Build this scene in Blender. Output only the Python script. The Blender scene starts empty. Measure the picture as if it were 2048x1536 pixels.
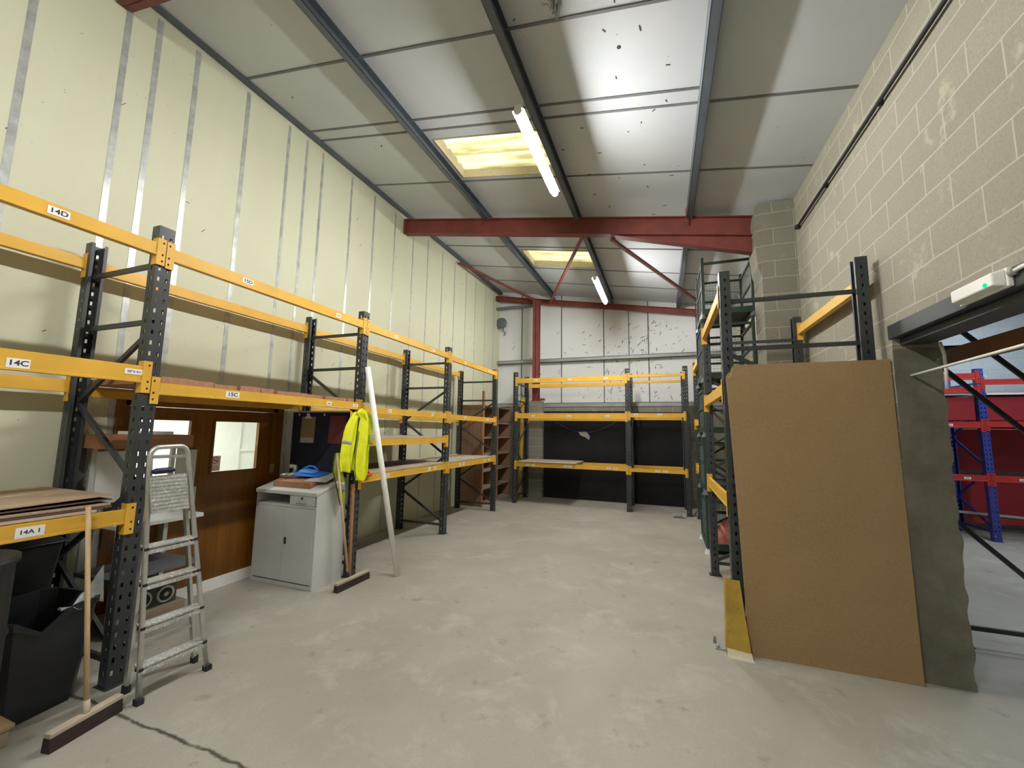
import bpy, bmesh, math, random
from mathutils import Vector, Matrix
random.seed(7)
C = bpy.context.scene.collection
SC = bpy.context.scene

# ------------------------------------------------------------------ camera
YAW, PITCH, ROLL = math.radians(-20.33), math.radians(6.55), math.radians(0.885)
_fw = Vector((math.sin(YAW)*math.cos(PITCH), math.cos(YAW)*math.cos(PITCH), math.sin(PITCH)))
_r0 = Vector((math.cos(YAW), -math.sin(YAW), 0)); _u0 = _r0.cross(_fw)
_ri = _r0*math.cos(ROLL) + _u0*math.sin(ROLL)
_up = -_r0*math.sin(ROLL) + _u0*math.cos(ROLL)
cam_d = bpy.data.cameras.new('camera'); cam = bpy.data.objects.new('camera', cam_d); C.objects.link(cam)
cam_d.sensor_width = 36; cam_d.lens = 814/2048*36; cam_d.clip_start = 0.02; cam_d.clip_end = 200
cam.matrix_world = Matrix(((_ri.x, _up.x, -_fw.x, 0), (_ri.y, _up.y, -_fw.y, 0), (_ri.z, _up.z, -_fw.z, 1.8), (0, 0, 0, 1)))
SC.camera = cam

# ------------------------------------------------------------------ world, exposure, hall lights
w = bpy.data.worlds.new('sky'); SC.world = w; w.use_nodes = True
bg = w.node_tree.nodes['Background']; bg.inputs[0].default_value = (0.93, 0.97, 1, 1); bg.inputs[1].default_value = 1.35
SC.view_settings.view_transform = 'Standard'; SC.view_settings.look = 'None'
SC.view_settings.gamma = 1; SC.view_settings.exposure = 0.78; SC.view_settings.use_curve_mapping = False
SC.cycles.use_denoising = True; SC.cycles.max_bounces = 8; SC.cycles.diffuse_bounces = 5
SC.cycles.sample_clamp_indirect = 6
TUBE = 192.0

def area(name, loc, sx, sy, power, col):
    d = bpy.data.lights.new(name, 'AREA'); d.shape = 'RECTANGLE'; d.size = sx; d.size_y = sy; d.energy = power; d.color = col
    o = bpy.data.objects.new(name, d); C.objects.link(o); o.location = loc; return o
area('hall_added_light', (5.0, 6.6, 5.0), 0.2, 1.6, 58, (0.82, 0.92, 1.0))  # both hall area lights are unseen, added to light the hall
area('hall_added_light', (5.6, 9.2, 4.9), 0.2, 1.6, 50, (0.82, 0.92, 1.0))
area('lobby_light', (-5.6, 3.1, 2.5), 0.6, 0.6, 44, (0.97, 1.0, 0.97))

# ------------------------------------------------------------------ helpers
ORG = {}
def _set(o, label=None, cat=None, group=None, kind=None):
    if label: o['label'] = label
    if cat: o['category'] = cat
    if group: o['group'] = group
    if kind: o['kind'] = kind
    return o
def thing(name, label, cat, loc, group=None, rotz=0.0, mat=None):
    o = bpy.data.objects.new(name, None); C.objects.link(o); o.empty_display_size = 0.1
    if mat is not None: o.matrix_world = mat
    else: o.location = loc; o.rotation_euler = (0, 0, rotz)
    ORG[o.name] = Vector(loc) if (mat is None and rotz == 0) else Vector((0, 0, 0))
    return _set(o, label, cat, group)

class MB:
    """collects shapes; build() links them as one mesh object"""
    def __init__(s): s.bm = bmesh.new(); s.mi = 0
    def face(s, pts):
        vs = [s.bm.verts.new(p) for p in pts]
        try: f = s.bm.faces.new(vs); f.material_index = s.mi; return f
        except ValueError: return None
    def hexa(s, p):
        v = [s.bm.verts.new(q) for q in p]
        for idx in ((3, 2, 1, 0), (4, 5, 6, 7), (0, 1, 5, 4), (1, 2, 6, 5), (2, 3, 7, 6), (3, 0, 4, 7)):
            f = s.bm.faces.new([v[i] for i in idx]); f.material_index = s.mi
        return s
    def box(s, x0, x1, y0, y1, z0, z1):
        return s.hexa([(x0, y0, z0), (x1, y0, z0), (x1, y1, z0), (x0, y1, z0), (x0, y0, z1), (x1, y0, z1), (x1, y1, z1), (x0, y1, z1)])
    def bar(s, p, q, a, b, up=(0, 0, 1)):
        p, q = Vector(p), Vector(q); d = (q-p).normalized(); u = Vector(up)
        if abs(d.dot(u)) > 0.99: u = Vector((1, 0, 0))
        l = d.cross(u).normalized(); u = l.cross(d).normalized()
        c = [(-a/2, -b/2), (a/2, -b/2), (a/2, b/2), (-a/2, b/2)]
        return s.hexa([tuple(p + l*i + u*j) for i, j in c] + [tuple(q + l*i + u*j) for i, j in c])
    def tube(s, pts, r, n=10, caps=True, closed=False):
        pts = [Vector(p) for p in pts]; rs = r if isinstance(r, (list, tuple)) else [r]*len(pts)
        rings = []; prev = None; N = len(pts)
        for i, p in enumerate(pts):
            if closed: d = pts[(i+1) % N] - pts[i-1]
            else: d = pts[min(i+1, N-1)] - pts[max(i-1, 0)]
            d.normalize()
            if prev is None:
                u = Vector((0, 0, 1)) if abs(d.z) < 0.9 else Vector((1, 0, 0))
                u = (u - d*u.dot(d)).normalized()
            else:
                u = prev - d*prev.dot(d)
                u = u.normalized() if u.length > 1e-6 else prev
            prev = u; l = d.cross(u)
            rings.append([s.bm.verts.new(p + (u*math.cos(2*math.pi*k/n) + l*math.sin(2*math.pi*k/n))*rs[i]) for k in range(n)])
        seq = list(zip(rings, rings[1:])) + ([(rings[-1], rings[0])] if closed else [])
        for a, b in seq:
            for k in range(n):
                f = s.bm.faces.new((a[k], a[(k+1) % n], b[(k+1) % n], b[k])); f.material_index = s.mi; f.smooth = True
        if caps and not closed:
            for ring, rev in ((rings[0], True), (rings[-1], False)):
                f = s.bm.faces.new(ring[::-1] if rev else ring); f.material_index = s.mi
        return s
    def lathe(s, c, prof, n=24):
        """prof: (radius, z) list, spun about the vertical through c"""
        rings = []
        for r, z in prof:
            rings.append([s.bm.verts.new((c[0] + r*math.cos(2*math.pi*k/n), c[1] + r*math.sin(2*math.pi*k/n), c[2] + z)) for k in range(n)])
        for a, b in zip(rings, rings[1:]):
            for k in range(n):
                f = s.bm.faces.new((a[k], a[(k+1) % n], b[(k+1) % n], b[k])); f.material_index = s.mi; f.smooth = True
        for ring in (rings[0], rings[-1]):
            f = s.bm.faces.new(ring); f.material_index = s.mi
        return s
    def prism(s, poly, axis, a, b):
        """poly of 2-D points in the plane across axis, between a and b"""
        def P(u, v, t): return {'x': (t, u, v), 'y': (u, t, v), 'z': (u, v, t)}[axis]
        A = [s.bm.verts.new(P(u, v, a)) for u, v in poly]; B = [s.bm.verts.new(P(u, v, b)) for u, v in poly]
        n = len(poly)
        for i in range(n):
            f = s.bm.faces.new((A[i], A[(i+1) % n], B[(i+1) % n], B[i])); f.material_index = s.mi
        for ring in (A[::-1], B):
            f = s.bm.faces.new(ring); f.material_index = s.mi
        return s
    def grid(s, fn, nu, nv, smooth=True):
        V = [[s.bm.verts.new(fn(i/nu, j/nv)) for j in range(nv+1)] for i in range(nu+1)]
        for i in range(nu):
            for j in range(nv):
                f = s.bm.faces.new((V[i][j], V[i+1][j], V[i+1][j+1], V[i][j+1])); f.material_index = s.mi; f.smooth = smooth
        return s
    def mesh(s, name):
        bmesh.ops.recalc_face_normals(s.bm, faces=s.bm.faces)
        m = bpy.data.meshes.new(name); s.bm.to_mesh(m); s.bm.free(); return m
    def build(s, name, mats, parent=None, bevel=0.0, solid=0.0, local=False, label=None, kind=None, cat=None, group=None, loc=None, mirror=False):
        if not isinstance(mats, (list, tuple)): mats = [mats]
        org = Vector((0, 0, 0))
        if parent is not None and not local:
            org = ORG.get(parent.name, Vector((0, 0, 0)))
        elif parent is None and loc is not None: org = Vector(loc)
        if org.length > 0: bmesh.ops.translate(s.bm, verts=s.bm.verts, vec=-org)
        me = s.mesh(name)
        for m in mats: me.materials.append(m)
        return link(name, me, parent, bevel, solid, label, kind, cat, group, loc if parent is None else None, org)
def link(name, me, parent=None, bevel=0.0, solid=0.0, label=None, kind=None, cat=None, group=None, loc=None, org=None):
    o = bpy.data.objects.new(name, me); C.objects.link(o)
    if parent is not None: o.parent = parent
    elif loc is not None: o.location = loc
    ORG[o.name] = org if org is not None else Vector((0, 0, 0))
    if bevel:
        b = o.modifiers.new('edge', 'BEVEL'); b.width = bevel; b.segments = 2; b.limit_method = 'ANGLE'; b.angle_limit = 0.7
    if solid:
        b = o.modifiers.new('thickness', 'SOLIDIFY'); b.thickness = solid; b.offset = 0
    return _set(o, label, cat, group, kind)

# ------------------------------------------------------------------ materials
MATS = {}
def lin(c): return tuple(((x/255)/12.92 if x/255 <= .04045 else ((x/255+.055)/1.055)**2.4) for x in c)
class NT:
    def __init__(s, name):
        m = bpy.data.materials.new(name); m.use_nodes = True; s.m = m; s.t = m.node_tree; s.b = s.t.nodes['Principled BSDF']
        s.co = s.t.nodes.new('ShaderNodeTexCoord').outputs['Object']
    def n(s, typ, **kw):
        d = s.t.nodes.new('ShaderNode'+typ)
        for k, v in kw.items():
            if k in d.inputs: d.inputs[k].default_value = v
            else: setattr(d, k, v)
        return d
    def l(s, a, b): s.t.links.new(a, b)
    def mapping(s, scale=(1, 1, 1), loc=(0, 0, 0), rot=(0, 0, 0)):
        d = s.n('Mapping'); d.inputs['Scale'].default_value = scale; d.inputs['Location'].default_value = loc; d.inputs['Rotation'].default_value = rot
        s.l(s.co, d.inputs[0]); return d.outputs[0]
    def noise(s, scale, detail=4, rough=.6, vec=None, dist=0.0):
        d = s.n('TexNoise'); d.inputs['Scale'].default_value = scale; d.inputs['Detail'].default_value = detail
        d.inputs['Roughness'].default_value = rough; d.inputs['Distortion'].default_value = dist
        s.l(vec or s.co, d.inputs['Vector']); return d.outputs['Fac']
    def ramp(s, fac, a, b, c0=(0, 0, 0), c1=(1, 1, 1)):
        d = s.n('ValToRGB'); e = d.color_ramp.elements
        e[0].position = a; e[1].position = b; e[0].color = (*c0, 1); e[1].color = (*c1, 1)
        s.l(fac, d.inputs[0]); return d.outputs[0]
    def mix(s, fac, a, b, typ='MIX'):
        d = s.n('Mix'); d.data_type = 'RGBA'; d.blend_type = typ
        for v, i in ((fac, 0), (a, 6), (b, 7)):
            if isinstance(v, bpy.types.NodeSocket): s.l(v, d.inputs[i])
            elif isinstance(v, tuple): d.inputs[i].default_value = (*v, 1)
            else: d.inputs[i].default_value = v
        return d.outputs[2]
    def math(s, op, a, b=0.0):
        d = s.n('Math'); d.operation = op
        for i, v in enumerate((a, b)):
            if isinstance(v, bpy.types.NodeSocket): s.l(v, d.inputs[i])
            else: d.inputs[i].default_value = v
        return d.outputs[0]
    def bump(s, h, strength=.3, dist=.01):
        d = s.n('Bump'); d.inputs['Strength'].default_value = strength; d.inputs['Distance'].default_value = dist
        s.l(h, d.inputs['Height']); s.l(d.outputs[0], s.b.inputs['Normal'])
    def out(s, col, rough=.6, metal=0.0, spec=None):
        if isinstance(col, tuple): s.b.inputs['Base Color'].default_value = (*col, 1)
        else: s.l(col, s.b.inputs['Base Color'])
        if isinstance(rough, bpy.types.NodeSocket): s.l(rough, s.b.inputs['Roughness'])
        else: s.b.inputs['Roughness'].default_value = rough
        s.b.inputs['Metallic'].default_value = metal
        if spec is not None: s.b.inputs['Specular IOR Level'].default_value = spec
        MATS[s.m.name] = s.m; return s.m
def paint(name, c, rough=.55, metal=0.0, var=.18, scale=3.0, wear=None, wear_amt=.62, bump=.0, spec=None):
    """paint with soft blotches and, if wear is given, worn flecks of that colour"""
    t = NT(name); dark = tuple(x*(1-var) for x in c); light = tuple(min(1, x*(1+var*.6)) for x in c)
    col = t.mix(t.ramp(t.noise(scale, 5), .3, .7), dark, light)
    if wear:
        f = t.ramp(t.noise(scale*6, 6, .7), wear_amt, wear_amt+.06); col = t.mix(f, col, wear)
    if bump: t.bump(t.noise(scale*14, 4), bump, .004)
    return t.out(col, rough, metal, spec)

yellow = paint('yellow_enamel', (.74, .42, .05), .45, var=.14, scale=2.5, wear=(.25, .15, .03), wear_amt=.68)
yellow_old = paint('worn_yellow_enamel', (.52, .34, .05), .6, var=.3, scale=4, wear=(.16, .11, .04), wear_amt=.62)
black_steel = paint('charcoal_enamel', (.040, .046, .050), .42, var=.3, scale=4, wear=(.12, .12, .12), wear_amt=.72)
red_steel = paint('red_oxide_paint', (.20, .045, .034), .6, var=.3, scale=3, wear=(.06, .02, .015), wear_amt=.66)
galv = paint('galvanised_steel', (.12, .14, .165), .5, .35, .2, 2)
galv_light = paint('grey_girt_steel', (.34, .35, .35), .5, .2, .2, 2)
alum = paint('aluminium', (.62, .62, .60), .38, .8, .15, 8, wear=(.75, .74, .70), wear_amt=.6)
alum_painty = paint('paint_splashed_aluminium', (.50, .50, .48), .5, .4, .25, 10, wear=(.85, .84, .80), wear_amt=.55)
white = paint('white_paint', (.80, .80, .77), .5, var=.06)
white_plastic = paint('white_plastic', (.82, .82, .78), .4, var=.06, scale=5)
rubber = paint('black_rubber', (.018, .018, .02), .7, var=.2)
black_plastic = paint('black_plastic', (.007, .008, .009), .5, var=.3)
grey_bin = paint('dark_grey_plastic', (.017, .019, .025), .45, var=.35, scale=3, wear=(.05, .055, .06), wear_amt=.7)
grey_steel = paint('grey_cabinet_paint', (.56, .57, .545), .45, var=.10, scale=2, wear=(.40, .42, .42), wear_amt=.72)
dark_grey = paint('slate_grey_paint', (.13, .145, .16), .5, var=.15)
green_steel = paint('green_enamel', (.022, .05, .032), .5, var=.3, wear=(.07, .09, .07), wear_amt=.7)
ink = paint('label_ink', (.03, .03, .05), .7, var=.05)
paper = paint('label_paper', (.86, .86, .84), .6, var=.04)
navy = paint('navy_felt', (.016, .018, .035), .95, var=.2, scale=6)
maroon = paint('maroon_card', (.16, .012, .018), .6, var=.1)
tan = paint('tan_hardboard', (.30, .20, .09), .6, var=.1)
blue_plastic = paint('blue_plastic', (.02, .16, .62), .4, var=.15, scale=9)
orange_plastic = paint('orange_plastic', (.85, .16, .03), .4, var=.1)
hivis = paint('fluorescent_yellow_cloth', (.85, .88, .022), .8, var=.14, scale=7)
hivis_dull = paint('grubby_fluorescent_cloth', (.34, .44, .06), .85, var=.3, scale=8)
reflective = paint('reflective_tape', (.42, .45, .44), .35, .3, .12)
red_rack = paint('red_rack_paint', (.50, .035, .03), .5, var=.15)
red_panel = paint('red_sheet', (.36, .02, .03), .6, var=.2, scale=1.5)
blue_rack = paint('blue_rack_paint', (.035, .06, .30), .5, var=.15)
orange_beam = paint('orange_rack_paint', (.26, .09, .012), .5, var=.2)
clear_grey = paint('smeared_clear_plastic', (.40, .43, .43), .25, var=.3, scale=20)

def wood(name, a, b, axis='x', scale=6.0, rough=.7, streak=18, flecks=None):
    t = NT(name); sc = {'x': (.5, streak, streak), 'y': (streak, .5, streak), 'z': (streak, streak, .5)}[axis]
    v = t.mapping(tuple(s_*scale/10 for s_ in sc))
    col = t.mix(t.ramp(t.noise(2.0, 6, .65, v, .6), .28, .72), a, b)
    col = t.mix(t.ramp(t.noise(1.3, 3), .4, .75), col, t.mix(.5, col, (a[0]*.6, a[1]*.6, a[2]*.6)))
    if flecks: col = t.mix(t.ramp(t.noise(14, 3, .6, t.mapping((1, .25, 1))), .66, .7), col, flecks)
    t.bump(t.noise(4, 5, .6, v), .15, .003)
    return t.out(col, rough)
door_wood = wood('varnished_door_veneer', (.13, .047, .004), (.25, .092, .010), 'z', 5, .3)
red_wood = wood('reddish_plank', (.30, .13, .07), (.48, .26, .16), 'x', 8)
red_wood_y = wood('reddish_timber', (.28, .12, .055), (.42, .21, .11), 'y', 8)
red_wood_z = wood('reddish_upright_timber', (.28, .12, .055), (.42, .21, .11), 'z', 8)
pale_wood = wood('pale_softwood', (.48, .33, .17), (.66, .48, .28), 'x', 8)
pale_wood_y = wood('pale_board', (.44, .36, .27), (.58, .49, .38), 'y', 6)
pale_wood_z = wood('pale_handle_wood', (.55, .37, .19), (.70, .50, .29), 'z', 8)
brown_board = wood('brown_shelf_board', (.27, .20, .15), (.38, .30, .23), 'y', 5)
brown_side = wood('brown_side_board', (.24, .13, .075), (.36, .21, .13), 'z', 5)
sheet_wood = wood('scuffed_hardboard', (.36, .25, .16), (.50, .37, .26), 'y', 3, .65, 8, flecks=(.75, .66, .52))
hardboard_dark = paint('dark_hardboard_edge', (.10, .055, .045), .8, var=.3)
grey_board = wood('greyed_chipboard', (.40, .37, .33), (.54, .51, .46), 'y', 5)
dark_board = wood('dark_chipboard', (.05, .042, .036), (.09, .075, .06), 'y', 5)  # much darker chipboard tone, for the board at the shelf back
bristle = paint('dark_bristles', (.045, .026, .024), .95, var=.4, scale=60, bump=.8)
mdf = None
t = NT('brown_mdf'); col = t.mix(t.ramp(t.noise(1.4, 4), .3, .75), (.32, .205, .096), (.38, .25, .122))
col = t.mix(t.ramp(t.noise(90, 2), .45, .75), col, (.42, .28, .15)); mdf = t.out(col, .75)

# floor: swept concrete with pale bloom, stains and one crack that runs across
t = NT('concrete_floor')
big = t.ramp(t.noise(.55, 6, .62, None, .4), .32, .70)
col = t.mix(big, (.315, .295, .245), (.42, .40, .345))
col = t.mix(t.ramp(t.noise(2.3, 8, .7, None, .35), .52, .74), col, (.47, .455, .41))
col = t.mix(t.ramp(t.noise(5, 5, .6), .62, .74), col, (.26, .24, .20))
col = t.mix(t.ramp(t.noise(70, 3, .7), .55, .8), col, (.28, .26, .215))
sep = t.n('SeparateXYZ'); t.l(t.co, sep.inputs[0])
wob = t.math('MULTIPLY', t.math('SUBTRACT', t.noise(2.2, 6, .6), .5), .16)
yy = t.math('ABSOLUTE', t.math('SUBTRACT', t.math('ADD', sep.outputs[1], wob), 1.755))
crack = t.ramp(yy, .004, .016, (1, 1, 1), (0, 0, 0))
col = t.mix(t.math('MULTIPLY', crack, t.ramp(t.noise(3, 4), .25, .4)), col, (.07, .062, .05))
t.bump(t.math('ADD', t.noise(40, 5, .6), t.math('MULTIPLY', crack, -.6)), .12, .006)
floor_m = t.out(col, t.ramp(t.noise(1.2, 5), .3, .7, (.42,)*3, (.68,)*3), 0, .35)
t = NT('hall_concrete'); hall_floor_m = t.out(t.mix(t.ramp(t.noise(1.2, 6), .35, .7), (.36, .37, .37), (.46, .47, .47)), .6)

# blockwork
def blocks(name, plane, rh, bl, a, b, mortar, z0=0.0):
    t = NT(name); sep = t.n('SeparateXYZ'); t.l(t.co, sep.inputs[0]); cmb = t.n('CombineXYZ')
    t.l(sep.outputs[0 if plane == 'y' else 1], cmb.inputs[0]); t.l(sep.outputs[2], cmb.inputs[1])
    wv = t.n('VectorMath'); wv.operation = 'ADD'
    ns = t.n('TexNoise'); ns.inputs['Scale'].default_value = 3; t.l(t.co, ns.inputs['Vector'])
    sv = t.n('VectorMath'); sv.operation = 'SCALE'; sv.inputs['Scale'].default_value = .018; t.l(ns.outputs['Color'], sv.inputs[0])
    t.l(cmb.outputs[0], wv.inputs[0]); t.l(sv.outputs[0], wv.inputs[1])
    k = t.n('TexBrick'); t.l(wv.outputs[0], k.inputs['Vector'])
    k.inputs['Scale'].default_value = 1; k.inputs['Mortar Size'].default_value = .007; k.inputs['Mortar Smooth'].default_value = .3
    k.inputs['Brick Width'].default_value = bl; k.inputs['Row Height'].default_value = rh; k.inputs['Bias'].default_value = -.1
    k.inputs['Color1'].default_value = (*a, 1); k.inputs['Color2'].default_value = (*b, 1); k.inputs['Mortar'].default_value = (*mortar, 1)
    col = t.mix(t.ramp(t.noise(1.1, 6, .65), .38, .70), k.outputs['Color'], (a[0]*.86, a[1]*.84, a[2]*.80), 'MIX')
    col2 = t.mix(.45, k.outputs['Color'], col)
    col2 = t.mix(t.ramp(t.noise(55, 3, .7), .45, .85), col2, (a[0]*.72, a[1]*.72, a[2]*.72))
    col2 = t.mix(t.ramp(t.noise(2.6, 7, .7), .60, .66), col2, (a[0]*1.25, a[1]*1.22, a[2]*1.2))
    col2 = t.mix(t.math('MULTIPLY', k.outputs['Fac'], .8), col2, mortar)
    h = t.math('ADD', t.math('MULTIPLY', k.outputs['Fac'], -.8), t.math('MULTIPLY', t.noise(45, 5, .7), .6))
    t.bump(h, .5, .012); return t.out(col2, .9, 0, .15)
block_right = blocks('grey_blockwork', 'x', .232, .50, (.335, .315, .255), (.300, .282, .228), (.46, .44, .37))
block_face = blocks('pier_blockwork', 'y', .232, .50, (.25, .238, .195), (.225, .213, .172), (.37, .355, .30))
block_white = blocks('white_painted_blockwork', 'y', .232, .50, (.60, .66, .70), (.55, .62, .67), (.5, .56, .6))
t = NT('rough_concrete_reveal'); col = t.mix(t.ramp(t.noise(3, 7, .7), .35, .7), (.17, .155, .12), (.27, .25, .20))
col = t.mix(t.ramp(t.noise(9, 6, .7), .66, .70), col, (.46, .43, .36)); t.bump(t.noise(14, 7, .7), .8, .02); reveal_m = t.out(col, .95, 0, .1)
# wall boards, ceiling boards, end cladding
t = NT('cream_wall_board'); col = t.mix(t.ramp(t.noise(.7, 4), .3, .7), (.555, .56, .405), (.60, .605, .45))
col = t.mix(t.ramp(t.noise(3.0, 6, .7), .64, .80), col, (.44, .43, .30)); col = t.mix(t.ramp(t.noise(22, 2), .74, .76), col, (.40, .38, .28))
t.bump(t.noise(5, 4), .05, .01); cream = t.out(col, .6)
joint = paint('joint_tape', (.52, .54, .53), .35, .45, .3, 9, wear=(.40, .40, .30), wear_amt=.6)
t = NT('white_roof_board'); col = t.mix(t.ramp(t.noise(.6, 5), .3, .7), (.50, .525, .545), (.56, .58, .60))
col = t.mix(t.ramp(t.noise(30, 2, .5, t.mapping((.4, 1, 1))), .76, .78), col, (.2, .18, .15)); roof_m = t.out(col, .7)
t = NT('white_end_cladding'); col = t.mix(t.ramp(t.noise(.9, 5), .3, .7), (.70, .71, .71), (.77, .78, .78)); clad_m = t.out(col, .55)
seam_m = paint('seam_bar', (.15, .16, .165), .6, var=.15)
scuff_m = paint('scuff_marks', (.085, .072, .066), .9, var=.4)
block_patch = paint('exposed_block_patch', (.42, .41, .36), .9, var=.2, scale=8)
t = NT('black_sheet'); col = t.mix(t.ramp(t.noise(1.5, 5), .35, .75), (.006, .006, .008), (.016, .016, .019)); black_sheet = t.out(col, .55, 0, .2)
# light sources
def emis(name, col, s):
    m = bpy.data.materials.new(name); m.use_nodes = True; nt = m.node_tree; nt.nodes.remove(nt.nodes['Principled BSDF'])
    e = nt.nodes.new('ShaderNodeEmission'); e.inputs[0].default_value = (*col, 1); e.inputs[1].default_value = s
    nt.links.new(e.outputs[0], nt.nodes['Material Output'].inputs[0]); return m
tube_m = emis('lit_tube', (1, .985, .95), TUBE)
tube_added = emis('added_lit_tube', (1, .985, .95), TUBE*1.15)  # boosted emission for the unseen lamps added at the viewer's end
led_m = emis('green_led', (.0, .62, .20), 1.0)
# grp rooflight sheet: light comes through from the sky
m = bpy.data.materials.new('grp_rooflight'); m.use_nodes = True; nt = m.node_tree; nt.nodes.remove(nt.nodes['Principled BSDF'])
tc = nt.nodes.new('ShaderNodeTexCoord'); mp = nt.nodes.new('ShaderNodeMapping'); mp.inputs['Scale'].default_value = (.35, 3.2, 1)
nz = nt.nodes.new('ShaderNodeTexNoise'); nz.inputs['Scale'].default_value = 3; nz.inputs['Detail'].default_value = 6
rp = nt.nodes.new('ShaderNodeValToRGB'); rp.color_ramp.elements[0].position = .36; rp.color_ramp.elements[1].position = .6
rp.color_ramp.elements[0].color = (.42, .36, .14, 1); rp.color_ramp.elements[1].color = (.90, .86, .46, 1)
tr = nt.nodes.new('ShaderNodeBsdfTranslucent')
nt.links.new(tc.outputs['Object'], mp.inputs[0]); nt.links.new(mp.outputs[0], nz.inputs['Vector']); nt.links.new(nz.outputs['Fac'], rp.inputs[0])
nt.links.new(rp.outputs[0], tr.inputs[0]); nt.links.new(tr.outputs[0], nt.nodes['Material Output'].inputs[0]); grp = m
m = bpy.data.materials.new('window_glass'); m.use_nodes = True; b = m.node_tree.nodes['Principled BSDF']
b.inputs['Base Color'].default_value = (.95, 1, .97, 1); b.inputs['Transmission Weight'].default_value = 1; b.inputs['Roughness'].default_value = .02; b.inputs['IOR'].default_value = 1.1; glass = m
m = bpy.data.materials.new('clear_film'); m.use_nodes = True; b = m.node_tree.nodes['Principled BSDF']
b.inputs['Base Color'].default_value = (.8, .83, .83, 1); b.inputs['Transmission Weight'].default_value = .75; b.inputs['Roughness'].default_value = .15; b.inputs['IOR'].default_value = 1.15; film = m

# ------------------------------------------------------------------ the setting
WX = -4.75                                   # cream partition
RX = 1.76                                    # block wall
def S(x, y): return 5.21 - .166*x + .0156*y   # underside of the roof boards
def struct(mb, name, mats, parent=None, **k):
    return mb.build(name, mats, parent, kind='structure' if parent is None else None, **k)
mb = MB(); mb.box(-4.9, 9.6, -9.1, 11.75, -.1, 0); struct(mb, 'floor', floor_m)
mb = MB(); mb.box(-7.2, -4.9, 1.2, 5.2, -.1, 0); struct(mb, 'floor_lobby', hall_floor_m)
# cream wall with the door opening
D0, D1, DH = 2.30, 3.98, 2.06
mb = MB()
mb.box(WX-.12, WX, -9.1, D0, 0, 6.2); mb.box(WX-.12, WX, D1, 11.75, 0, 6.2); mb.box(WX-.12, WX, D0, D1, DH, 6.2)
wl = struct(mb, 'wall_left', cream)
mb = MB()
for y in (.2, .8, 1.40, 1.995, 2.243, 2.609, 3.20, 3.796, 4.10, 4.395, 5.017, 5.591, 6.196, 6.812, 7.376, 8.005, 8.614, 9.242, 9.81, 10.476, 11.1):
    wd = .05 if y < 3.5 else (.04 if y < 6 else .03)
    if D0-.05 < y < D1+.05: mb.box(WX, WX+.004, y-wd/2, y+wd/2, DH+.1, 5.95)
    else: mb.box(WX, WX+.004, y-wd/2, y+wd/2, .0, 5.95)
mb.build('joint_strips', joint, wl)
mb = MB()
for k in range(46):
    y = random.uniform(.5, 11); z = random.uniform(1.2, 5.6); a = random.uniform(-1, 1); L = random.uniform(.01, .09); tk = random.uniform(.003, .009)
    mb.bar((WX+.001, y-L/2*math.cos(a), z-L/2*math.sin(a)), (WX+.001, y+L/2*math.cos(a), z+L/2*math.sin(a)), tk, .002, (1, 0, 0))
mb.build('scuffs', scuff_m, wl)
# block wall on the other side: runs behind the racks, ends in a rough reveal, lintel over the opening
mb = MB()
mb.box(RX, RX+.29, 4.1, 11.75, 0, 5.3); mb.box(RX, RX+.29, -9.1, 4.1, 2.70, 5.6); mb.box(RX, RX+.29, -9.1, .9, 0, 2.70)
struct(mb, 'wall_right', block_right)
mb = MB()
def rev(u, v):
    x = RX-.004 + u*.298; z = v*2.5
    ch = .012*math.sin(z*5.1+u*3) * math.sin(z*13+1) + .006*math.sin(z*31+u*7)
    return (x + (ch if u > .9 else (-.3*abs(ch) if u < .1 else 0)), 4.094 - .003*math.sin(z*7+u*4) - .004*random.random(), z)
mb.grid(rev, 8, 60); struct(mb, 'trim_1', reveal_m)
mb = MB(); mb.box(RX-.012, RX+.30, -1.0, 4.13, 2.585, 2.70); mb.box(RX+.05, RX+.24, -1.0, 4.13, 2.53, 2.585); struct(mb, 'trim_2', black_steel, bevel=.004)
# pier
mb = MB(); mb.box(1.335, RX, 6.24, 6.78, 0, 5.02)
mb.prism([(1.335, 4.0), (1.30, 4.1), (1.275, 4.4), (1.29, 4.6), (1.27, 4.8), (1.31, 5.02), (1.34, 5.02), (1.34, 3.9)], 'y', 6.27, 6.7)
struct(mb, 'wall_pier', [block_face])
# end wall: block dado, cladding above
mb = MB(); mb.box(-4.87, RX+.29, 11.12, 11.62, 0, 2.47); struct(mb, 'wall_back', block_face)
mb = MB(); mb.box(-4.87, RX+.29, 11.62, 11.75, 0, 6.2); wb = struct(mb, 'wall_back_cladding', clad_m)
mb = MB()
for x in (-4.0, -2.755, -1.525, -.317, .9): mb.box(x-.014, x+.014, 11.606, 11.62, 2.5, 6.1)
mb.box(-.845, -.825, 11.60, 11.62, 3.0, 5.2)
mb.build('cladding_seams', seam_m, wb)
mb = MB()
for k in range(210):
    x = random.gauss(-.75, .7) if random.random() < .8 else random.uniform(-4.3, 1.2); z = random.uniform(2.7, 4.85)
    x = min(max(x, -4.4), 1.4); a = random.uniform(.3, 1.9) if random.random() < .75 else random.uniform(-.6, .6)
    L = random.uniform(.02, .14)*(1 if random.random() < .7 else .4); tk = random.uniform(.006, .018)
    mb.bar((x-L/2*math.cos(a), 11.617, z-L/2*math.sin(a)), (x+L/2*math.cos(a), 11.617, z+L/2*math.sin(a)), tk, .004, (0, 1, 0))
mb.build('scuffs', scuff_m, wb)
def rail(name, y, z0, z1, d, m):
    mb = MB(); mb.box(-4.74, 1.74, y-d, y, z1-.012, z1); mb.box(-4.74, 1.74, y-d, y-d+.012, z0, z1); mb.box(-4.74, 1.74, y-.03, y, z0, z0+.012)
    return struct(mb, name, m)
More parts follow.
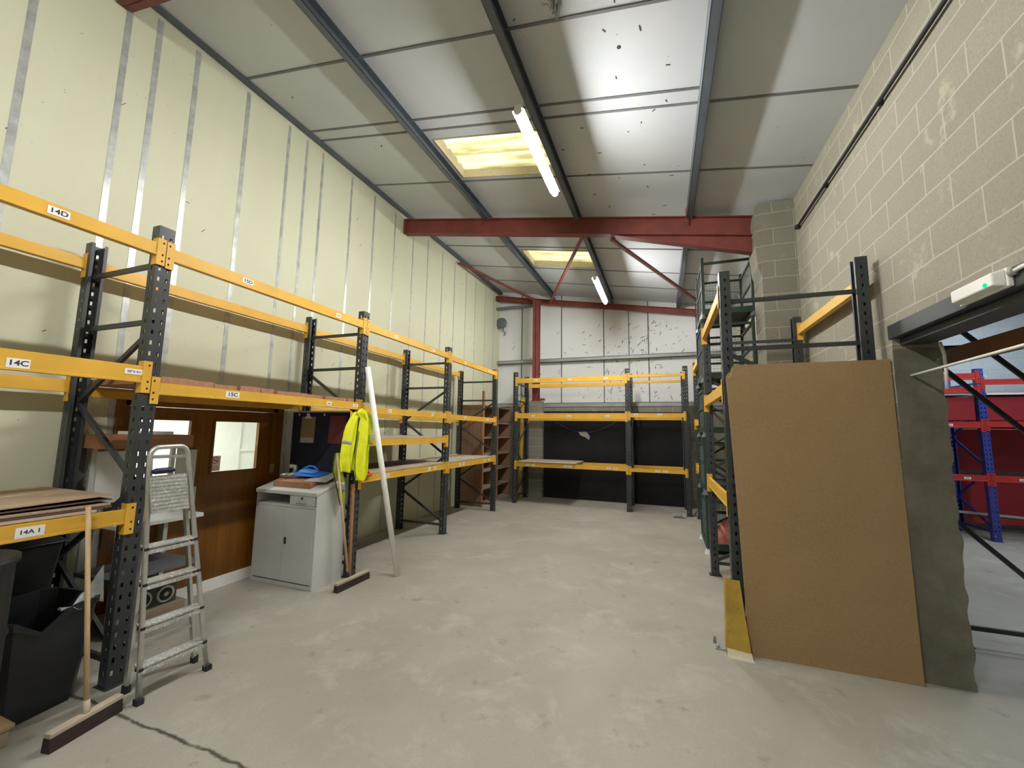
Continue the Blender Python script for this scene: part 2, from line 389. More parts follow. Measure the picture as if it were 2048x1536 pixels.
rail('trim_3', 11.61, 3.83, 3.92, .16, galv_light); rail('trim_4', 11.61, 2.49, 2.60, .4, galv_light)
# pier under the red column
mb = MB(); mb.box(-3.60, -3.15, 11.0, 11.13, 0, 2.64); struct(mb, 'wall_column_pier', block_face)
# wall behind the viewer and the hall
mb = MB(); mb.box(-4.9, 9.7, -4.2, -9.1, 0, 6.3); struct(mb, 'wall_front', cream)
mb = MB(); mb.box(2.05, 9.6, 11.5, 11.62, 0, 5.6); struct(mb, 'wall_hall_back', block_white)
mb = MB(); mb.box(9.6, 9.7, -9.1, 11.75, 0, 5.6); struct(mb, 'wall_hall_side', block_white)
mb = MB(); mb.box(2.05, 9.7, -9.1, 11.75, 5.3, 5.4); hc = struct(mb, 'ceiling_hall', clad_m)
mb = MB(); mb.box(2.05, 9.6, 6.9, 6.96, 5.12, 5.29); mb.box(2.05, 9.6, 9.1, 9.16, 5.12, 5.29); mb.build('purlins', galv, hc)
# lobby behind the doors
mb = MB(); mb.box(-6.6, -6.5, 1.2, 5.2, 0, 2.7); mb.box(-6.6, -4.87, 1.2, 1.3, 0, 2.7); mb.box(-6.6, -4.87, 5.1, 5.2, 0, 2.7); mb.box(-6.6, -4.87, 1.2, 5.2, 2.6, 2.7)
struct(mb, 'wall_lobby', white)
mb = MB(); mb.box(-6.5, -6.46, 4.05, 4.75, 0, 2.05); mb.box(-6.46, -6.40, 4.12, 4.16, 1.0, 1.1); struct(mb, 'door_3', white_plastic)
mb = MB(); mb.box(-6.5, -6.47, 1.3, 5.1, 1.40, 1.44); mb.box(-6.5, -6.47, 1.3, 5.1, .96, .99); struct(mb, 'trim_12', white_plastic)
# doors: frame, two leaves
mb = MB()
mb.box(WX-.12, WX+.02, D0, D0+.07, 0, DH); mb.box(WX-.12, WX+.02, D1-.09, D1, 0, DH); mb.box(WX-.12, WX+.02, D0, D1, 1.985, DH)
mb.box(WX, WX+.03, D0-.03, D0+.03, 0, DH+.03); mb.box(WX, WX+.03, D1-.03, D1+.06, 0, DH+.03); mb.box(WX, WX+.03, D0-.03, D1+.06, DH-.02, DH+.05)
struct(mb, 'trim_5', door_wood, bevel=.004)
def leaf(name, y0, y1, wy0, wy1, flip):
    xa, xb = WX-.05, WX-.006
    z0, z1, wz0, wz1 = .02, 1.98, 1.285, 1.858
    mb = MB(); mb.box(xa, xb, y0, wy0, z0, z1); mb.box(xa, xb, wy1, y1, z0, z1); mb.box(xa, xb, wy0, wy1, z0, wz0); mb.box(xa, xb, wy0, wy1, wz1, z1)
    d = struct(mb, name, door_wood, bevel=.002)
    mb = MB(); mb.box(xa+.015, xa+.021, wy0, wy1, wz0, wz1); mb.build('glass_pane', glass, d)
    mb = MB()
    for a, b_, c, e in ((wy0-.018, wy0+.006, wz0-.018, wz1+.018), (wy1-.006, wy1+.018, wz0-.018, wz1+.018), (wy0, wy1, wz0-.018, wz0+.006), (wy0, wy1, wz1-.006, wz1+.018)):
        mb.box(xb, xb+.012, a, b_, c, e)
    mb.build('glazing_bead', door_wood, d)
    # no-smoking sticker: white card, red ring and bar, dark cigarette
    sy, sz = (wy0+.055, wz0+.13) if flip == 0 else (wy1-.055, wz0+.13)
    mb = MB(); X = xa+.024
    mb.mi = 0; mb.box(X, X+.001, sy-.05, sy+.06, sz-.12, sz+.05)
    mb.mi = 1
    ring = [(sy+.036*math.cos(a*math.pi/12), sz+.036*math.sin(a*math.pi/12)) for a in range(24)]
    mb.tube([(X+.0015, p, q) for p, q in ring], .0045, 6, closed=True)
    mb.bar((X+.002, sy-.026, sz+.026), (X+.002, sy+.026, sz-.026), .008, .002, (1, 0, 0))
    for k in range(3): mb.box(X+.001, X+.002, sy-.045, sy+.05, sz-.065-k*.018, sz-.059-k*.018)
    mb.mi = 2; mb.box(X+.001, X+.002, sy-.022, sy+.022, sz-.005, sz+.004)
    mb.build('no_smoking_sticker', [paper, paint('sign_red', (.75, .16, .08), .5), ink], d, label='no smoking sticker on the glass')
    return d
d1 = leaf('door_1', D0+.075, 3.052, 2.47, 2.935, 1)
d2 = leaf('door_2', 3.058, D1-.095, 3.18, 3.722, 0)
mb = MB(); mb.box(WX-.006, WX+.004, 3.0, 3.045, .95, 1.15); mb.bar((WX+.03, 3.02, 1.06), (WX+.03, 2.92, 1.06), .016, .016); mb.tube([(WX, 3.02, 1.06), (WX+.03, 3.02, 1.06)], .009)
mb.build('door_handle', alum, d1)
mb = MB(); mb.box(WX-.004, WX+.03, 3.90, 3.95, 1.22, 1.33); struct(mb, 'trim_11', paint('olive_plastic', (.30, .30, .14), .5))
mb = MB(); mb.box(WX, WX+.02, D0-.1, D1+.5, 0, .12)
for (a, b_) in ((-9.1, D0-.1),): mb.box(WX, WX+.015, a, b_, 0, .10)
struct(mb, 'baseboard_left', white)
# roof boards with the two rooflight openings
SK = ((-2.86, -1.335, 4.44, 5.36), (-2.86, -1.335, 8.18, 9.13))
xs = [-4.95, -2.86, -1.335, 2.2]; ys = [-9.2, 4.44, 5.36, 8.18, 9.13, 11.8]
mb = MB()
for i in range(3):
    for j in range(5):
        if i == 1 and j in (1, 3): continue
        a, b_, c, e = xs[i], xs[i+1], ys[j], ys[j+1]
        q = [(a, c), (b_, c), (b_, e), (a, e)]
        mb.hexa([(x, y, S(x, y)) for x, y in q] + [(x, y, S(x, y)+.08) for x, y in q])
ce = struct(mb, 'ceiling', roof_m)
mb = MB()
def seam(y, x0=-4.74, x1=1.75, wd=.028):
    mb.bar((x0, y, S(x0, y)-.004), (x1, y, S(x1, y)-.004), wd, .012)
for y in (-8, -5.6, -4.2, -3, -1.8, -.6, .6, 1.86, 3.1): seam(y)
seam(4.06, -4.74, .46); seam(4.26)
for y in (5.46, 6.9, 8.02, 9.3, 10.4): seam(y)
mb.build('roof_seams', seam_m, ce)
mb = MB(); mb.mi = 0
mb.lathe((-.29, 3.47, S(-.29, 3.47)-.003), [(.02, 0), (.02, .004)], 12)
for k in range(34):
    x = random.uniform(-1.2, .4) if random.random() < .7 else random.uniform(-4.5, 1.6); y = random.uniform(2.4, 8); a = random.uniform(0, 3.1); L = random.uniform(.006, .028)
    mb.bar((x-L*math.cos(a), y-L*math.sin(a), S(x-L*math.cos(a), y-L*math.sin(a))-.002), (x+L*math.cos(a), y+L*math.sin(a), S(x+L*math.cos(a), y+L*math.sin(a))-.002), .012, .003)
mb.build('scuffs', scuff_m, ce)
for n_, (x0, x1, y0, y1) in enumerate(SK, 1):
    mb = MB()
    def cor(u, v):
        x = x0-.12+(x1-x0+.24)*u; y = y0-.12+(y1-y0+.24)*v
        return (x, y, S(x, y)+.14+.025*math.sin(v*2*math.pi*6.5))
    mb.grid(cor, 4, 90)
    wn = struct(mb, 'window_%d' % n_, grp)
    mb = MB()
    for xa, xb, ya, yb in ((x0+.002, x0+.016, y0+.002, y1-.002), (x1-.016, x1-.002, y0+.002, y1-.002), (x0+.017, x1-.017, y0+.002, y0+.016), (x0+.017, x1-.017, y1-.016, y1-.002)):
        q = [(xa, ya), (xb, ya), (xb, yb), (xa, yb)]
        mb.hexa([(x, y, S(x, y)-.012) for x, y in q] + [(x, y, S(x, y)+.165) for x, y in q])
    mb.build('rooflight_upstand', pale_wood_y, wn)
# steelwork
def purlin(name, x, y0, y1, wd=.085, dp=.16):
    mb = MB()
    def seg(xa, xb, za, zb):
        mb.hexa([(xa, y0, S(xa, y0)-za), (xb, y0, S(xb, y0)-za), (xb, y1, S(xb, y1)-za), (xa, y1, S(xa, y1)-za),
                 (xa, y0, S(xa, y0)-zb), (xb, y0, S(xb, y0)-zb), (xb, y1, S(xb, y1)-zb), (xa, y1, S(xa, y1)-zb)])
    seg(x-wd/2, x-wd/2+.008, dp, 0); seg(x-wd/2, x+wd/2, dp, dp-.008); seg(x-wd/2, x+wd/2, .008, 0); seg(x+wd/2-.008, x+wd/2, dp, dp-.03)
    return struct(mb, name, galv)
for i, x in enumerate((-2.96, -1.275, .465)): purlin('roof_purlin', x, -9.1, 11.6)
mb = MB()
for (a, b_, c, e) in ((-4.74, -4.60, .0, .01), (-4.74, -4.725, .0, -.16), (-4.74, -4.62, -.16, -.15)):
    pass
mb.hexa([(-4.745, -9.1, 5.88), (-4.66, -9.1, 5.88), (-4.66, 11.6, 6.09), (-4.745, 11.6, 6.09), (-4.745, -9.1, 6.0), (-4.66, -9.1, 6.0), (-4.66, 11.6, 6.22), (-4.745, 11.6, 6.22)])
struct(mb, 'trim_6', galv)
def ibeam(y, x0, x1, top0, top1, d, wd=.13, nm='roof_beam', haunch=None, cleats=(), label=None):
    mb = MB()
    def fl(t0, t1, w_):
        mb.hexa([(x0, y-w_/2, top0-t1), (x1, y-w_/2, top1-t1), (x1, y+w_/2, top1-t1), (x0, y+w_/2, top0-t1),
                 (x0, y-w_/2, top0-t0), (x1, y-w_/2, top1-t0), (x1, y+w_/2, top1-t0), (x0, y+w_/2, top0-t0)])
    fl(0, .014, wd); fl(d-.014, d, wd); fl(.0, d, .012)
    if haunch:
        hx, hz = haunch; tx = top0 + (top1-top0)*(hx-x0)/(x1-x0) - d
        mb.prism([(hx, tx), (x1, top1-d), (x1, hz)], 'y', y-.006, y+.006)
        mb.hexa([(hx, y-wd/2, tx-.014), (x1, y-wd/2, hz-.014), (x1, y+wd/2, hz-.014), (hx, y+wd/2, tx-.014), (hx, y-wd/2, tx), (x1, y-wd/2, hz), (x1, y+wd/2, hz), (hx, y+wd/2, tx)])
    mb.box(x0, x0+.015, y-wd/2, y+wd/2, top0-d, top0)
    for cx in cleats:
        z = top0 + (top1-top0)*(cx-x0)/(x1-x0)
        mb.box(cx-.05, cx-.042, y-wd/2-.0, y+wd/2, z, z+.15); mb.box(cx-.05, cx-.03, y-wd/2, y-wd/2+.01, z-.14, z)
    return struct(mb, nm, red_steel, label=label)
ibeam(6.5, -4.72, 1.345, 5.955, 4.955, .30, nm='roof_beam', haunch=(-.72, 4.40), cleats=(-2.96, -1.275, .465), label='main red oxide roof beam carried on the block pier')
ibeam(1.93, -4.72, 1.75, 5.98, 4.90, .22, nm='roof_beam', label='red roof beam whose end shows at the top of the cream wall')
ibeam(11.3, -4.74, 1.75, 5.93, 4.86, .15, .11, nm='roof_beam', label='slim red roof beam along the white end wall')
mb = MB(); x0, x1, y0, y1 = -3.47, -3.29, 11.02, 11.2
mb.box(x0, x1, y0, y0+.012, 2.64, 5.60); mb.box(x0, x1, y1-.012, y1, 2.64, 5.60); mb.box((x0+x1)/2-.006, (x0+x1)/2+.006, y0, y1, 2.64, 5.6); mb.box(x0-.03, x1+.03, y0-.01, y1+.03, 2.64, 2.665)
mb.box(x1, x1+.18, y0+.02, y0+.08, 2.66, 2.72)
struct(mb, 'steel_column', red_steel, label='red steel column standing on the block pier at the end wall')
mb = MB()
mb.bar((-1.2, 6.6, 5.12), (-3.0, 11.2, 5.55), .05, .05); struct(mb, 'roof_brace', red_steel, label='red brace from the main beam to the column')
mb = MB(); mb.bar((-.72, 6.6, 4.98), (.95, 10.8, 5.02), .05, .05); struct(mb, 'roof_brace', red_steel, label='red brace running towards the green cages')
mb = MB(); mb.bar((-4.66, 8.7, 5.95), (-3.45, 11.2, 5.64), .06, .05); struct(mb, 'roof_brace', red_steel, label='red brace at the corner of the cream wall')
mb = MB(); mb.box(-4.74, -3.47, 11.30, 11.38, 5.50, 5.58); struct(mb, 'trim_7', seam_m)
# pipe along the block wall
mb = MB(); mb.tube([(1.725, y, 4.52 if y > 3 else 4.52+(3-y)*.015) for y in (6.04, 5, 4, 3, 2, 1, 0, -3)], .016, 10)
mb.lathe((1.725, 6.05, 4.495), [(.028, 0), (.032, .012), (.032, .04), (.028, .05)], 14)
for y in (5.1, 3.9, 2.7, 1.4): mb.box(1.72, 1.76, y-.012, y+.012, 4.50, 4.545)
struct(mb, 'trim_8', rubber)

# ------------------------------------------------------------------ lamps of the room, with two unseen ones added
def lamp(y0, y1, z, x, label, glow=None):
    r = thing('fluorescent_light', label, 'light', (x, (y0+y1)/2, z), 'tube lights under the roof')
    L = (y1-y0)
    mb = MB(); mb.prism([(x-.06, z+.021), (x-.06, z+.026), (x-.04, z+.045), (x-.035, z+.08), (x+.035, z+.08), (x+.04, z+.045), (x+.06, z+.026), (x+.06, z+.021), (x+.038, z+.038), (x-.038, z+.038)], 'y', y0+.02, y1-.02); mb.build('body', white_plastic, r, bevel=.006)
    mb = MB(); mb.tube([(x, y0+.02, z), (x, y0+.05, z), (x, y1-.05, z), (x, y1-.02, z)], [.030, .034, .034, .030], 16); mb.build('diffuser', glow or tube_m, r)
    for yy in (y0, y1-.025):
        mb = MB(); mb.tube([(x, yy, z+.01), (x, yy+.025, z+.01)], .040, 16); mb.build('end_cap', white_plastic, r)
    for yy in (y0+.2, y1-.2):
        mb = MB(); mb.tube([(x, yy, z+.08), (x, yy, S(x, yy)-.15)], .004, 6); mb.build('hanger', galv, r)
    return r
lamp(3.35, 4.83, 4.84, -1.23, 'long lit tube light hanging beside the nearer yellow rooflight')
lamp(7.95, 9.62, 4.86, -1.21, 'lit tube light hanging beyond the red roof beam')
lamp(-1.3, .2, 4.82, -1.23, 'added unseen tube light hanging above the viewer', tube_added)  # this lamp and the next are unseen, added to brighten camera-facing surfaces
lamp(-5.9, -4.4, 4.76, -1.23, 'added unseen tube light hanging well behind the viewer', tube_added)

# ------------------------------------------------------------------ racking kit
def plate_cells(us, vs, holes_u, holes_v, P, mb):
    """sheet of quads over the grid us x vs, leaving out cells whose indices are in holes_u / holes_v"""
    V = [[mb.bm.verts.new(P(u, v)) for v in vs] for u in us]
    for i in range(len(us)-1):
        for j in range(len(vs)-1):
            if i in holes_u and j in holes_v: continue
            f = mb.bm.faces.new((V[i][j], V[i+1][j], V[i+1][j+1], V[i][j+1])); f.material_index = mb.mi
_post = {}
def post_mesh(h, m):
    key = (round(h, 3), m.name)
    if key in _post: return _post[key]
    mb = MB(); pitch = .083; vs = [0]; hv = set(); z = .08
    while z < h-.05:
        vs.append(z); hv.add(len(vs)-1); vs.append(z+.032); z += pitch
    vs.append(h)
    plate_cells([-.053, -.035, -.019, .019, .035, .053], vs, {1, 3}, hv, lambda u, v: (0, u, v), mb)
    for sy in (-.053, .053):
        plate_cells([0, -.036, -.052, -.088], vs, {1}, hv, lambda u, v: (u, sy, v), mb)
        plate_cells([0, 1], [0, h], set(), set(), lambda u, v: (-.088, sy*(1-.42*u), v), mb)
    bmesh.ops.remove_doubles(mb.bm, verts=mb.bm.verts, dist=.0004)
    me = mb.mesh('post'); me.materials.append(m); _post[key] = me; return me
_beam = {}
def beam_mesh(L, h, m):
    key = (round(L, 3), round(h, 3), m.name)
    if key in _beam: return _beam[key]
    mb = MB(); mb.prism([(-.05, 0), (.004, 0), (.004, .014), (.0, .017), (.0, h), (-.034, h), (-.034, h-.022), (-.05, h-.022)], 'y', 0, L)
    me = mb.mesh('beam'); me.materials.append(m); _beam[key] = me; return me
_conn = {}
def conn_mesh(side, h, m):
    """L plate on the face and flank of a post; side +1: the beam leaves towards +y"""
    key = (side, round(h, 3), m.name)
    if key in _conn: return _conn[key]
    H = h+.115; mb = MB(); vs = [-.075, -.05, -.034, -.0, .016, h-.0, h+.016, H-.075]; hv = {1, 3, 5}
    vs = sorted(set(vs))
    plate_cells([s_*side for s_ in (.003, .016, .028, .058)], vs, {1}, hv, lambda u, v: (.006, u, v), mb)
    plate_cells([.006, -.02, -.03, -.055], vs, set(), set(), lambda u, v: (u, .058*side, v), mb)
    bmesh.ops.remove_doubles(mb.bm, verts=mb.bm.verts, dist=.0004)
    me = mb.mesh('end_connector'); me.materials.append(m); _conn[key] = me; return me
def text_mesh(s, size):
    cu = bpy.data.curves.new('txt', 'FONT'); cu.body = s; cu.size = size; cu.align_x = 'CENTER'; cu.align_y = 'CENTER'; cu.offset = size*.03
    o = bpy.data.objects.new('txt', cu); C.objects.link(o); dg = bpy.context.evaluated_depsgraph_get(); dg.update()
    me = bpy.data.meshes.new_from_object(o.evaluated_get(dg)); bpy.data.objects.remove(o); bpy.data.curves.remove(cu); return me
def add_text(mb, s, size, P, mi):
    """P maps the text's (u, v) to a point"""
    me = text_mesh(s, size); vs = [mb.bm.verts.new(P(v.co.x, v.co.y)) for v in me.vertices]
    for p in me.polygons:
        try: f = mb.bm.faces.new([vs[i] for i in p.vertices]); f.material_index = mi
        except ValueError: pass
    bpy.data.meshes.remove(me)
def sticker(parent, y, z, wd, ht, txt, size=None, x=.0015, smudge=True):
    """card on the face of a beam (local frame of the rack: +x out, y along, z up)"""
    mb = MB(); mb.mi = 0; mb.box(x, x+.0015, y-wd/2, y+wd/2, z-ht/2, z+ht/2)
    if txt: add_text(mb, txt, size or min(ht*.85, wd*1.35/len(txt)), lambda u, v: (x+.0019, y+u*1.15, z+v), 1)
    elif smudge:
        mb.mi = 1
        for k in range(3):
            a = y-wd*.26+k*wd*.2; mb.box(x+.0012, x+.0018, a, a+wd*.11, z-ht*.2, z+ht*.2)
    return mb.build('label', [paper, ink], parent, local=True, label=('white label reading '+txt) if txt else None)
def rack(name, label, cat, mat4, frames, depth, levels, post_m, beam_m, brace_m=None, conn_m=None, zig=None):
    """frames: (y, height, flip); levels: per bay list of (z0, z1, 'f'/'b', [labels])"""
    brace_m = brace_m or post_m; conn_m = conn_m or beam_m
    root = thing(name, label, cat, (0, 0, 0), mat=mat4)
    for (y, h, flip) in frames:
        fr = bpy.data.objects.new('upright_frame', None); C.objects.link(fr); fr.parent = root; fr.empty_display_size = .1
        for back in (0, 1):
            o = link('post', post_mesh(h, post_m), fr, solid=.003)
            o.location = (-depth if back else 0, y, 0); o.rotation_euler = (0, 0, math.pi if back else 0)
        for back in (0, 1):
            mb = MB(); xc = -depth+.045 if back else -.045
            mb.box(xc-.07, xc+.07, y-.065, y+.065, 0, .006); mb.build('foot_plate', post_m, fr, local=True)
        def horiz(z):
            mb = MB(); mb.bar((-.05, y, z), (-depth+.05, y, z), .028, .036); mb.build('horizontal_brace', brace_m, fr, local=True)
        def diag(zf, zb):
            mb = MB(); mb.bar((-.05, y+.014, zf), (-depth+.05, y+.014, zb), .026, .036); mb.build('diagonal_brace', brace_m, fr, local=True)
        k = h/3.33
        horiz(3.04*k); horiz(2.585*k); horiz(.15)
        if zig:
            for a, b_ in zig: diag(a, b_)
            continue
        zs = [2.56*k, 1.98*k, 1.36*k, .74*k, .18]
        for i in range(4):
            a, b_ = zs[i], zs[i+1]
            if (i % 2 == 0) ^ flip: diag(a-.02, b_)
            else: diag(b_, a-.02)
    for i, lv in enumerate(levels):
        ya, yb = frames[i][0]+.055, frames[i+1][0]-.055
        for (z0, z1, where, labs) in lv:
            L = yb-ya-.004; h = z1-z0
            o = link('beam', beam_mesh(L, h, beam_m), root)
            if where == 'f': o.location = (.004, ya+.002, z0)
            else: o.location = (-depth-.004, yb-.002, z0); o.rotation_euler = (0, 0, math.pi)
            for side, yy in ((1, -.057), (-1, L+.057)):
                c = link('end_connector', conn_mesh(side, h, conn_m), o, solid=.004); c.location = (0, yy, 0)
            for (ly, lz, lw, lh, tx) in labs:
                sticker(o, ly-ya-.002, lz-z0, lw, lh, tx)
    return root
def T(x, y, z, rz): return Matrix.Translation((x, y, z)) @ Matrix.Rotation(rz, 4, 'Z')

# long run along the cream wall
XF, DEP = -3.61, .99
LB = lambda y, z, tx=None, w_=.075, h_=.045: (y, z, w_, h_, tx)
rack('pallet_rack', 'long black and yellow pallet rack along the cream wall', 'rack', T(XF, 0, 0, 0),
     [(-.42, 3.33, False), (1.91, 3.34, False), (4.22, 3.32, True), (6.49, 3.30, False), (8.73, 3.215, False)], DEP,
     [[(3.10, 3.195, 'f', [LB(1.306, 3.147, '14D', .105, .052)]), (3.11, 3.205, 'b', []), (2.112, 2.235, 'f', [LB(1.232, 2.155, '14C', .098, .056), LB(1.80, 2.185, '2896 Kg', .11, .04)]),
       (2.06, 2.16, 'b', []), (1.10, 1.20, 'f', [LB(1.385, 1.15, '14A 1', .125, .062)]), (1.10, 1.20, 'b', [])],
      [(3.09, 3.19, 'f', [LB(2.585, 3.147, '15D', .105, .05), LB(3.727, 3.137)]), (3.10, 3.20, 'b', []), (2.035, 2.125, 'f', [LB(2.54, 2.082, '15C', .125, .055), LB(3.67, 2.08), LB(4.10, 2.08, None, .09, .035)]), (2.03, 2.12, 'b', [])],
      [(3.085, 3.182, 'f', [LB(4.854, 3.13), LB(5.903, 3.13)]), (3.09, 3.19, 'b', []), (1.998, 2.09, 'f', [LB(4.794, 2.05), LB(5.937, 2.05)]), (1.985, 2.08, 'b', []), (1.572, 1.665, 'f', []), (1.572, 1.665, 'b', []),
       (1.112, 1.20, 'f', [LB(4.82, 1.158), LB(5.90, 1.158), LB(6.07, 1.158)]), (1.112, 1.20, 'b', [])],
      [(3.065, 3.16, 'f', [LB(7.086, 3.113), LB(8.259, 3.11)]), (3.075, 3.17, 'b', []), (1.985, 2.08, 'f', [LB(7.139, 2.04), LB(8.233, 2.035)]), (1.985, 2.08, 'b', []), (1.105, 1.205, 'f', [LB(6.987, 1.158), LB(7.132, 1.158), LB(8.148, 1.158), LB(8.33, 1.158)]), (1.105, 1.205, 'b', [])]],
     black_steel, yellow)
# rack across the end wall
BL = lambda x, z: (x, z, .095, .04, None)
rack('pallet_rack', 'black and yellow pallet rack across the end, before the black boards', 'rack', T(0, 9.9, 0, -math.pi/2),
     [(-3.575, 3.32, False), (-.765, 3.31, False), (.50, 3.32, False)], 1.0,
     [[(3.03, 3.15, 'f', [BL(-3.018, 3.09), BL(-2.14, 3.09), BL(-1.259, 3.09)]), (3.005, 3.105, 'b', []), (2.12, 2.25, 'f', [BL(-3.079, 2.18), BL(-2.153, 2.18), BL(-1.24, 2.18)]), (2.09, 2.19, 'b', []),
       (.91, 1.012, 'f', [BL(-3.206, .957), BL(-3.067, .957), BL(-2.249, .962), BL(-2.127, .962), BL(-1.222, .96), BL(-1.061, .96)]), (.91, 1.0, 'b', [])],
      [(3.095, 3.158, 'f', []), (3.06, 3.12, 'b', []), (2.155, 2.25, 'f', [BL(-.581, 2.22), BL(-.061, 2.22)]), (2.12, 2.2, 'b', []), (.905, .985, 'f', [BL(-.137, .943), BL(.032, .943)]), (.91, .985, 'b', [])]],
     black_steel, yellow)
# racks against the block wall
rack('pallet_rack', 'black rack by the block wall, half hidden behind the brown board', 'rack', T(.54, 0, 0, math.pi),
     [(-6.05, 3.30, False), (-4.24, 3.34, False)], 1.14,
     [[(3.08, 3.19, 'f', []), (3.07, 3.18, 'b', []), (2.165, 2.275, 'f', []), (2.165, 2.275, 'b', []), (1.13, 1.24, 'f', []), (1.13, 1.24, 'b', [])]],
     black_steel, yellow)
rack('pallet_rack', 'black and yellow rack beyond the green cages at the block wall', 'rack', T(.66, 0, 0, math.pi),
     [(-9.77, 3.36, False), (-8.12, 3.36, False)], 1.0,
     [[(3.14, 3.25, 'f', []), (3.14, 3.25, 'b', []), (1.96, 2.07, 'f', []), (1.96, 2.07, 'b', []), (1.02, 1.13, 'f', []), (1.02, 1.13, 'b', [])]],
     black_steel, yellow)

# ------------------------------------------------------------------ boards lying on the racks
def slab(name, mats, x0, x1, y0, y1, z0, z1, label, cat, group=None, bevel=.003, warp=0.0):
    mb = MB(); c = ((x0+x1)/2, (y0+y1)/2, z0)
    if warp:
        n = 8
        for i in range(n):
            a, b_ = y0+(y1-y0)*i/n, y0+(y1-y0)*(i+1)/n; wa = warp*(i/n)**2; wb = warp*((i+1)/n)**2
            mb.hexa([(x0, a, z0+wa), (x1, a, z0+wa), (x1, b_, z0+wb), (x0, b_, z0+wb), (x0, a, z1+wa), (x1, a, z1+wa), (x1, b_, z1+wb), (x0, b_, z1+wb)])
        bmesh.ops.remove_doubles(mb.bm, verts=mb.bm.verts, dist=.0003)
    else: mb.box(x0, x1, y0, y1, z0, z1)
    return mb.build(name, mats, label=label, cat=cat, group=group, bevel=bevel, loc=c)
y = 1.985; widths = []
while y < 4.08:
    wd = random.choice((.145, .19, .20, .22)); wd = min(wd, 4.12-y); widths.append((y, wd)); y += wd+random.choice((.004, .008, .02))
ordn = ['first', 'second', 'third', 'fourth', 'fifth', 'sixth', 'seventh', 'eighth', 'ninth', 'tenth', 'eleventh', 'twelfth', 'thirteenth', 'fourteenth', 'fifteenth', 'sixteenth']
for i, (ya, wd) in enumerate(widths):
    th = random.choice((.036, .042, .05, .038))
    slab('plank', red_wood, -4.58, -3.615-random.uniform(0, .05), ya, ya+wd, 2.126, 2.126+th, 'reddish plank laid across the rack above the doors, %s counted from the ladder' % ordn[i], 'plank', 'planks laid above the brown doors')
slab('shelf_board', grey_board, -4.60, -3.625, 4.30, 6.40, 1.667, 1.687, 'grey chipboard shelf, the upper of two in the bay behind the white pipe', 'board')
slab('shelf_board', pale_wood_y, -3.92, -3.625, 4.30, 6.40, 1.207, 1.235, 'narrow pale board along the front of the low shelf behind the white pipe', 'board')
slab('shelf_board', dark_board, -4.60, -3.93, 4.30, 6.40, 1.207, 1.228, 'dark board at the back of the low shelf behind the white pipe', 'board')
slab('shelf_board', grey_board, -4.1, -3.62, 6.56, 8.66, 1.21, 1.228, 'pale grey board on the low shelf next to the pigeonhole bookcase', 'board', warp=.0)
slab('shelf_board', pale_wood_y, -4.60, -4.11, 6.60, 8.55, 1.21, 1.235, 'pale board at the back of the low shelf next to the bookcase', 'board')
slab('shelf_board', pale_wood_y, -3.48, -1.98, 9.86, 10.88, 1.022, 1.042, 'pale board covering half the low shelf of the end rack', 'board')
# pile of scuffed hardboard on bay 14
for i, (y0, y1, z, th, m, wp) in enumerate(((-.35, 1.70, 1.205, .018, pale_wood_y, 0), (-.35, 1.785, 1.226, .012, hardboard_dark, .0), (-.35, 1.78, 1.241, .016, sheet_wood, .0), (-.35, 1.79, 1.262, .008, hardboard_dark, .012), (-.35, 1.79, 1.273, .009, sheet_wood, .030))):
    slab('hardboard_sheet', m, -4.58, -3.63-i*.008, y0, y1, z, z+th, ('%s sheet of the hardboard pile on the shelf labelled 14A 1' % ('lowest', 'second lowest', 'middle', 'second highest', 'topmost scuffed')[i]), 'board', 'hardboard pile on the rack', .001, wp)

# ------------------------------------------------------------------ pigeonhole bookcase in the corner
r = thing('bookcase', 'tall brown two-column pigeonhole bookcase in the far corner', 'bookcase', (-4.4, 10.0, 0))
bx0, bx1, by0, by1, bt = -4.70, -4.10, 9.06, 11.0, 2.42
for y in (by0, 10.06, by1-.03):
    mb = MB(); mb.box(bx0, bx1, y, y+.03, 0, bt); mb.build('side_panel', brown_side, r, bevel=.002)
mb = MB(); mb.box(bx0, bx0+.012, by0, by1, 0.02, bt); mb.build('back_panel', brown_board, r)
for z in (.0, .37, .79, 1.18, 1.60, 1.975, bt-.03):
    for (a, b_) in ((by0+.03, 10.06), (10.09, by1-.03)):
        mb = MB(); mb.box(bx0+.012, bx1-(.0 if z < .1 else .004), a, b_, z, z+.03); mb.build('shelf', brown_board if z < 2 else brown_side, r)
mb = MB(); mb.box(bx1+.004, bx1+.05, by0-.07, by0+.0, 0, 2.75); mb.build('post', red_wood_z, r, bevel=.003, label='reddish timber post nailed to the end')

# ------------------------------------------------------------------ black boards on the end wall
mb = MB(); mb.box(-3.13, -.94, 11.085, 11.115, .0, 2.36)
o = mb.build('backing_board', black_sheet, label='wide black board on the end wall with a pale hole in it', cat='board', loc=(-2.0, 11.1, 0), bevel=.002)
mb = MB(); pts = [(-2.16, 1.79), (-2.10, 1.70), (-1.98, 1.66), (-1.87, 1.59), (-1.85, 1.68), (-1.92, 1.78), (-1.98, 1.81)]
mb.prism(pts, 'y', 11.080, 11.0845); mb.build('torn_patch', block_patch, o, label='pale torn patch')
mb = MB(); mb.box(-.935, .62, 11.085, 11.115, 0, 2.33)
mb.build('backing_board', black_sheet, label='narrower black board on the end wall behind the short bay', cat='board', loc=(0, 11.1, 0), bevel=.002)
mb = MB(); mb.tube([(-2.80+1.63*k/14, 11.077, 2.06-.27*math.sin(math.pi*k/14)) for k in range(15)], .004, 6)
mb.build('cable', paint('grey_cable', (.12, .12, .12), .5), label='thin grey cable drooping across the wide black board', cat='cable', loc=(-2, 11.02, 1.8))
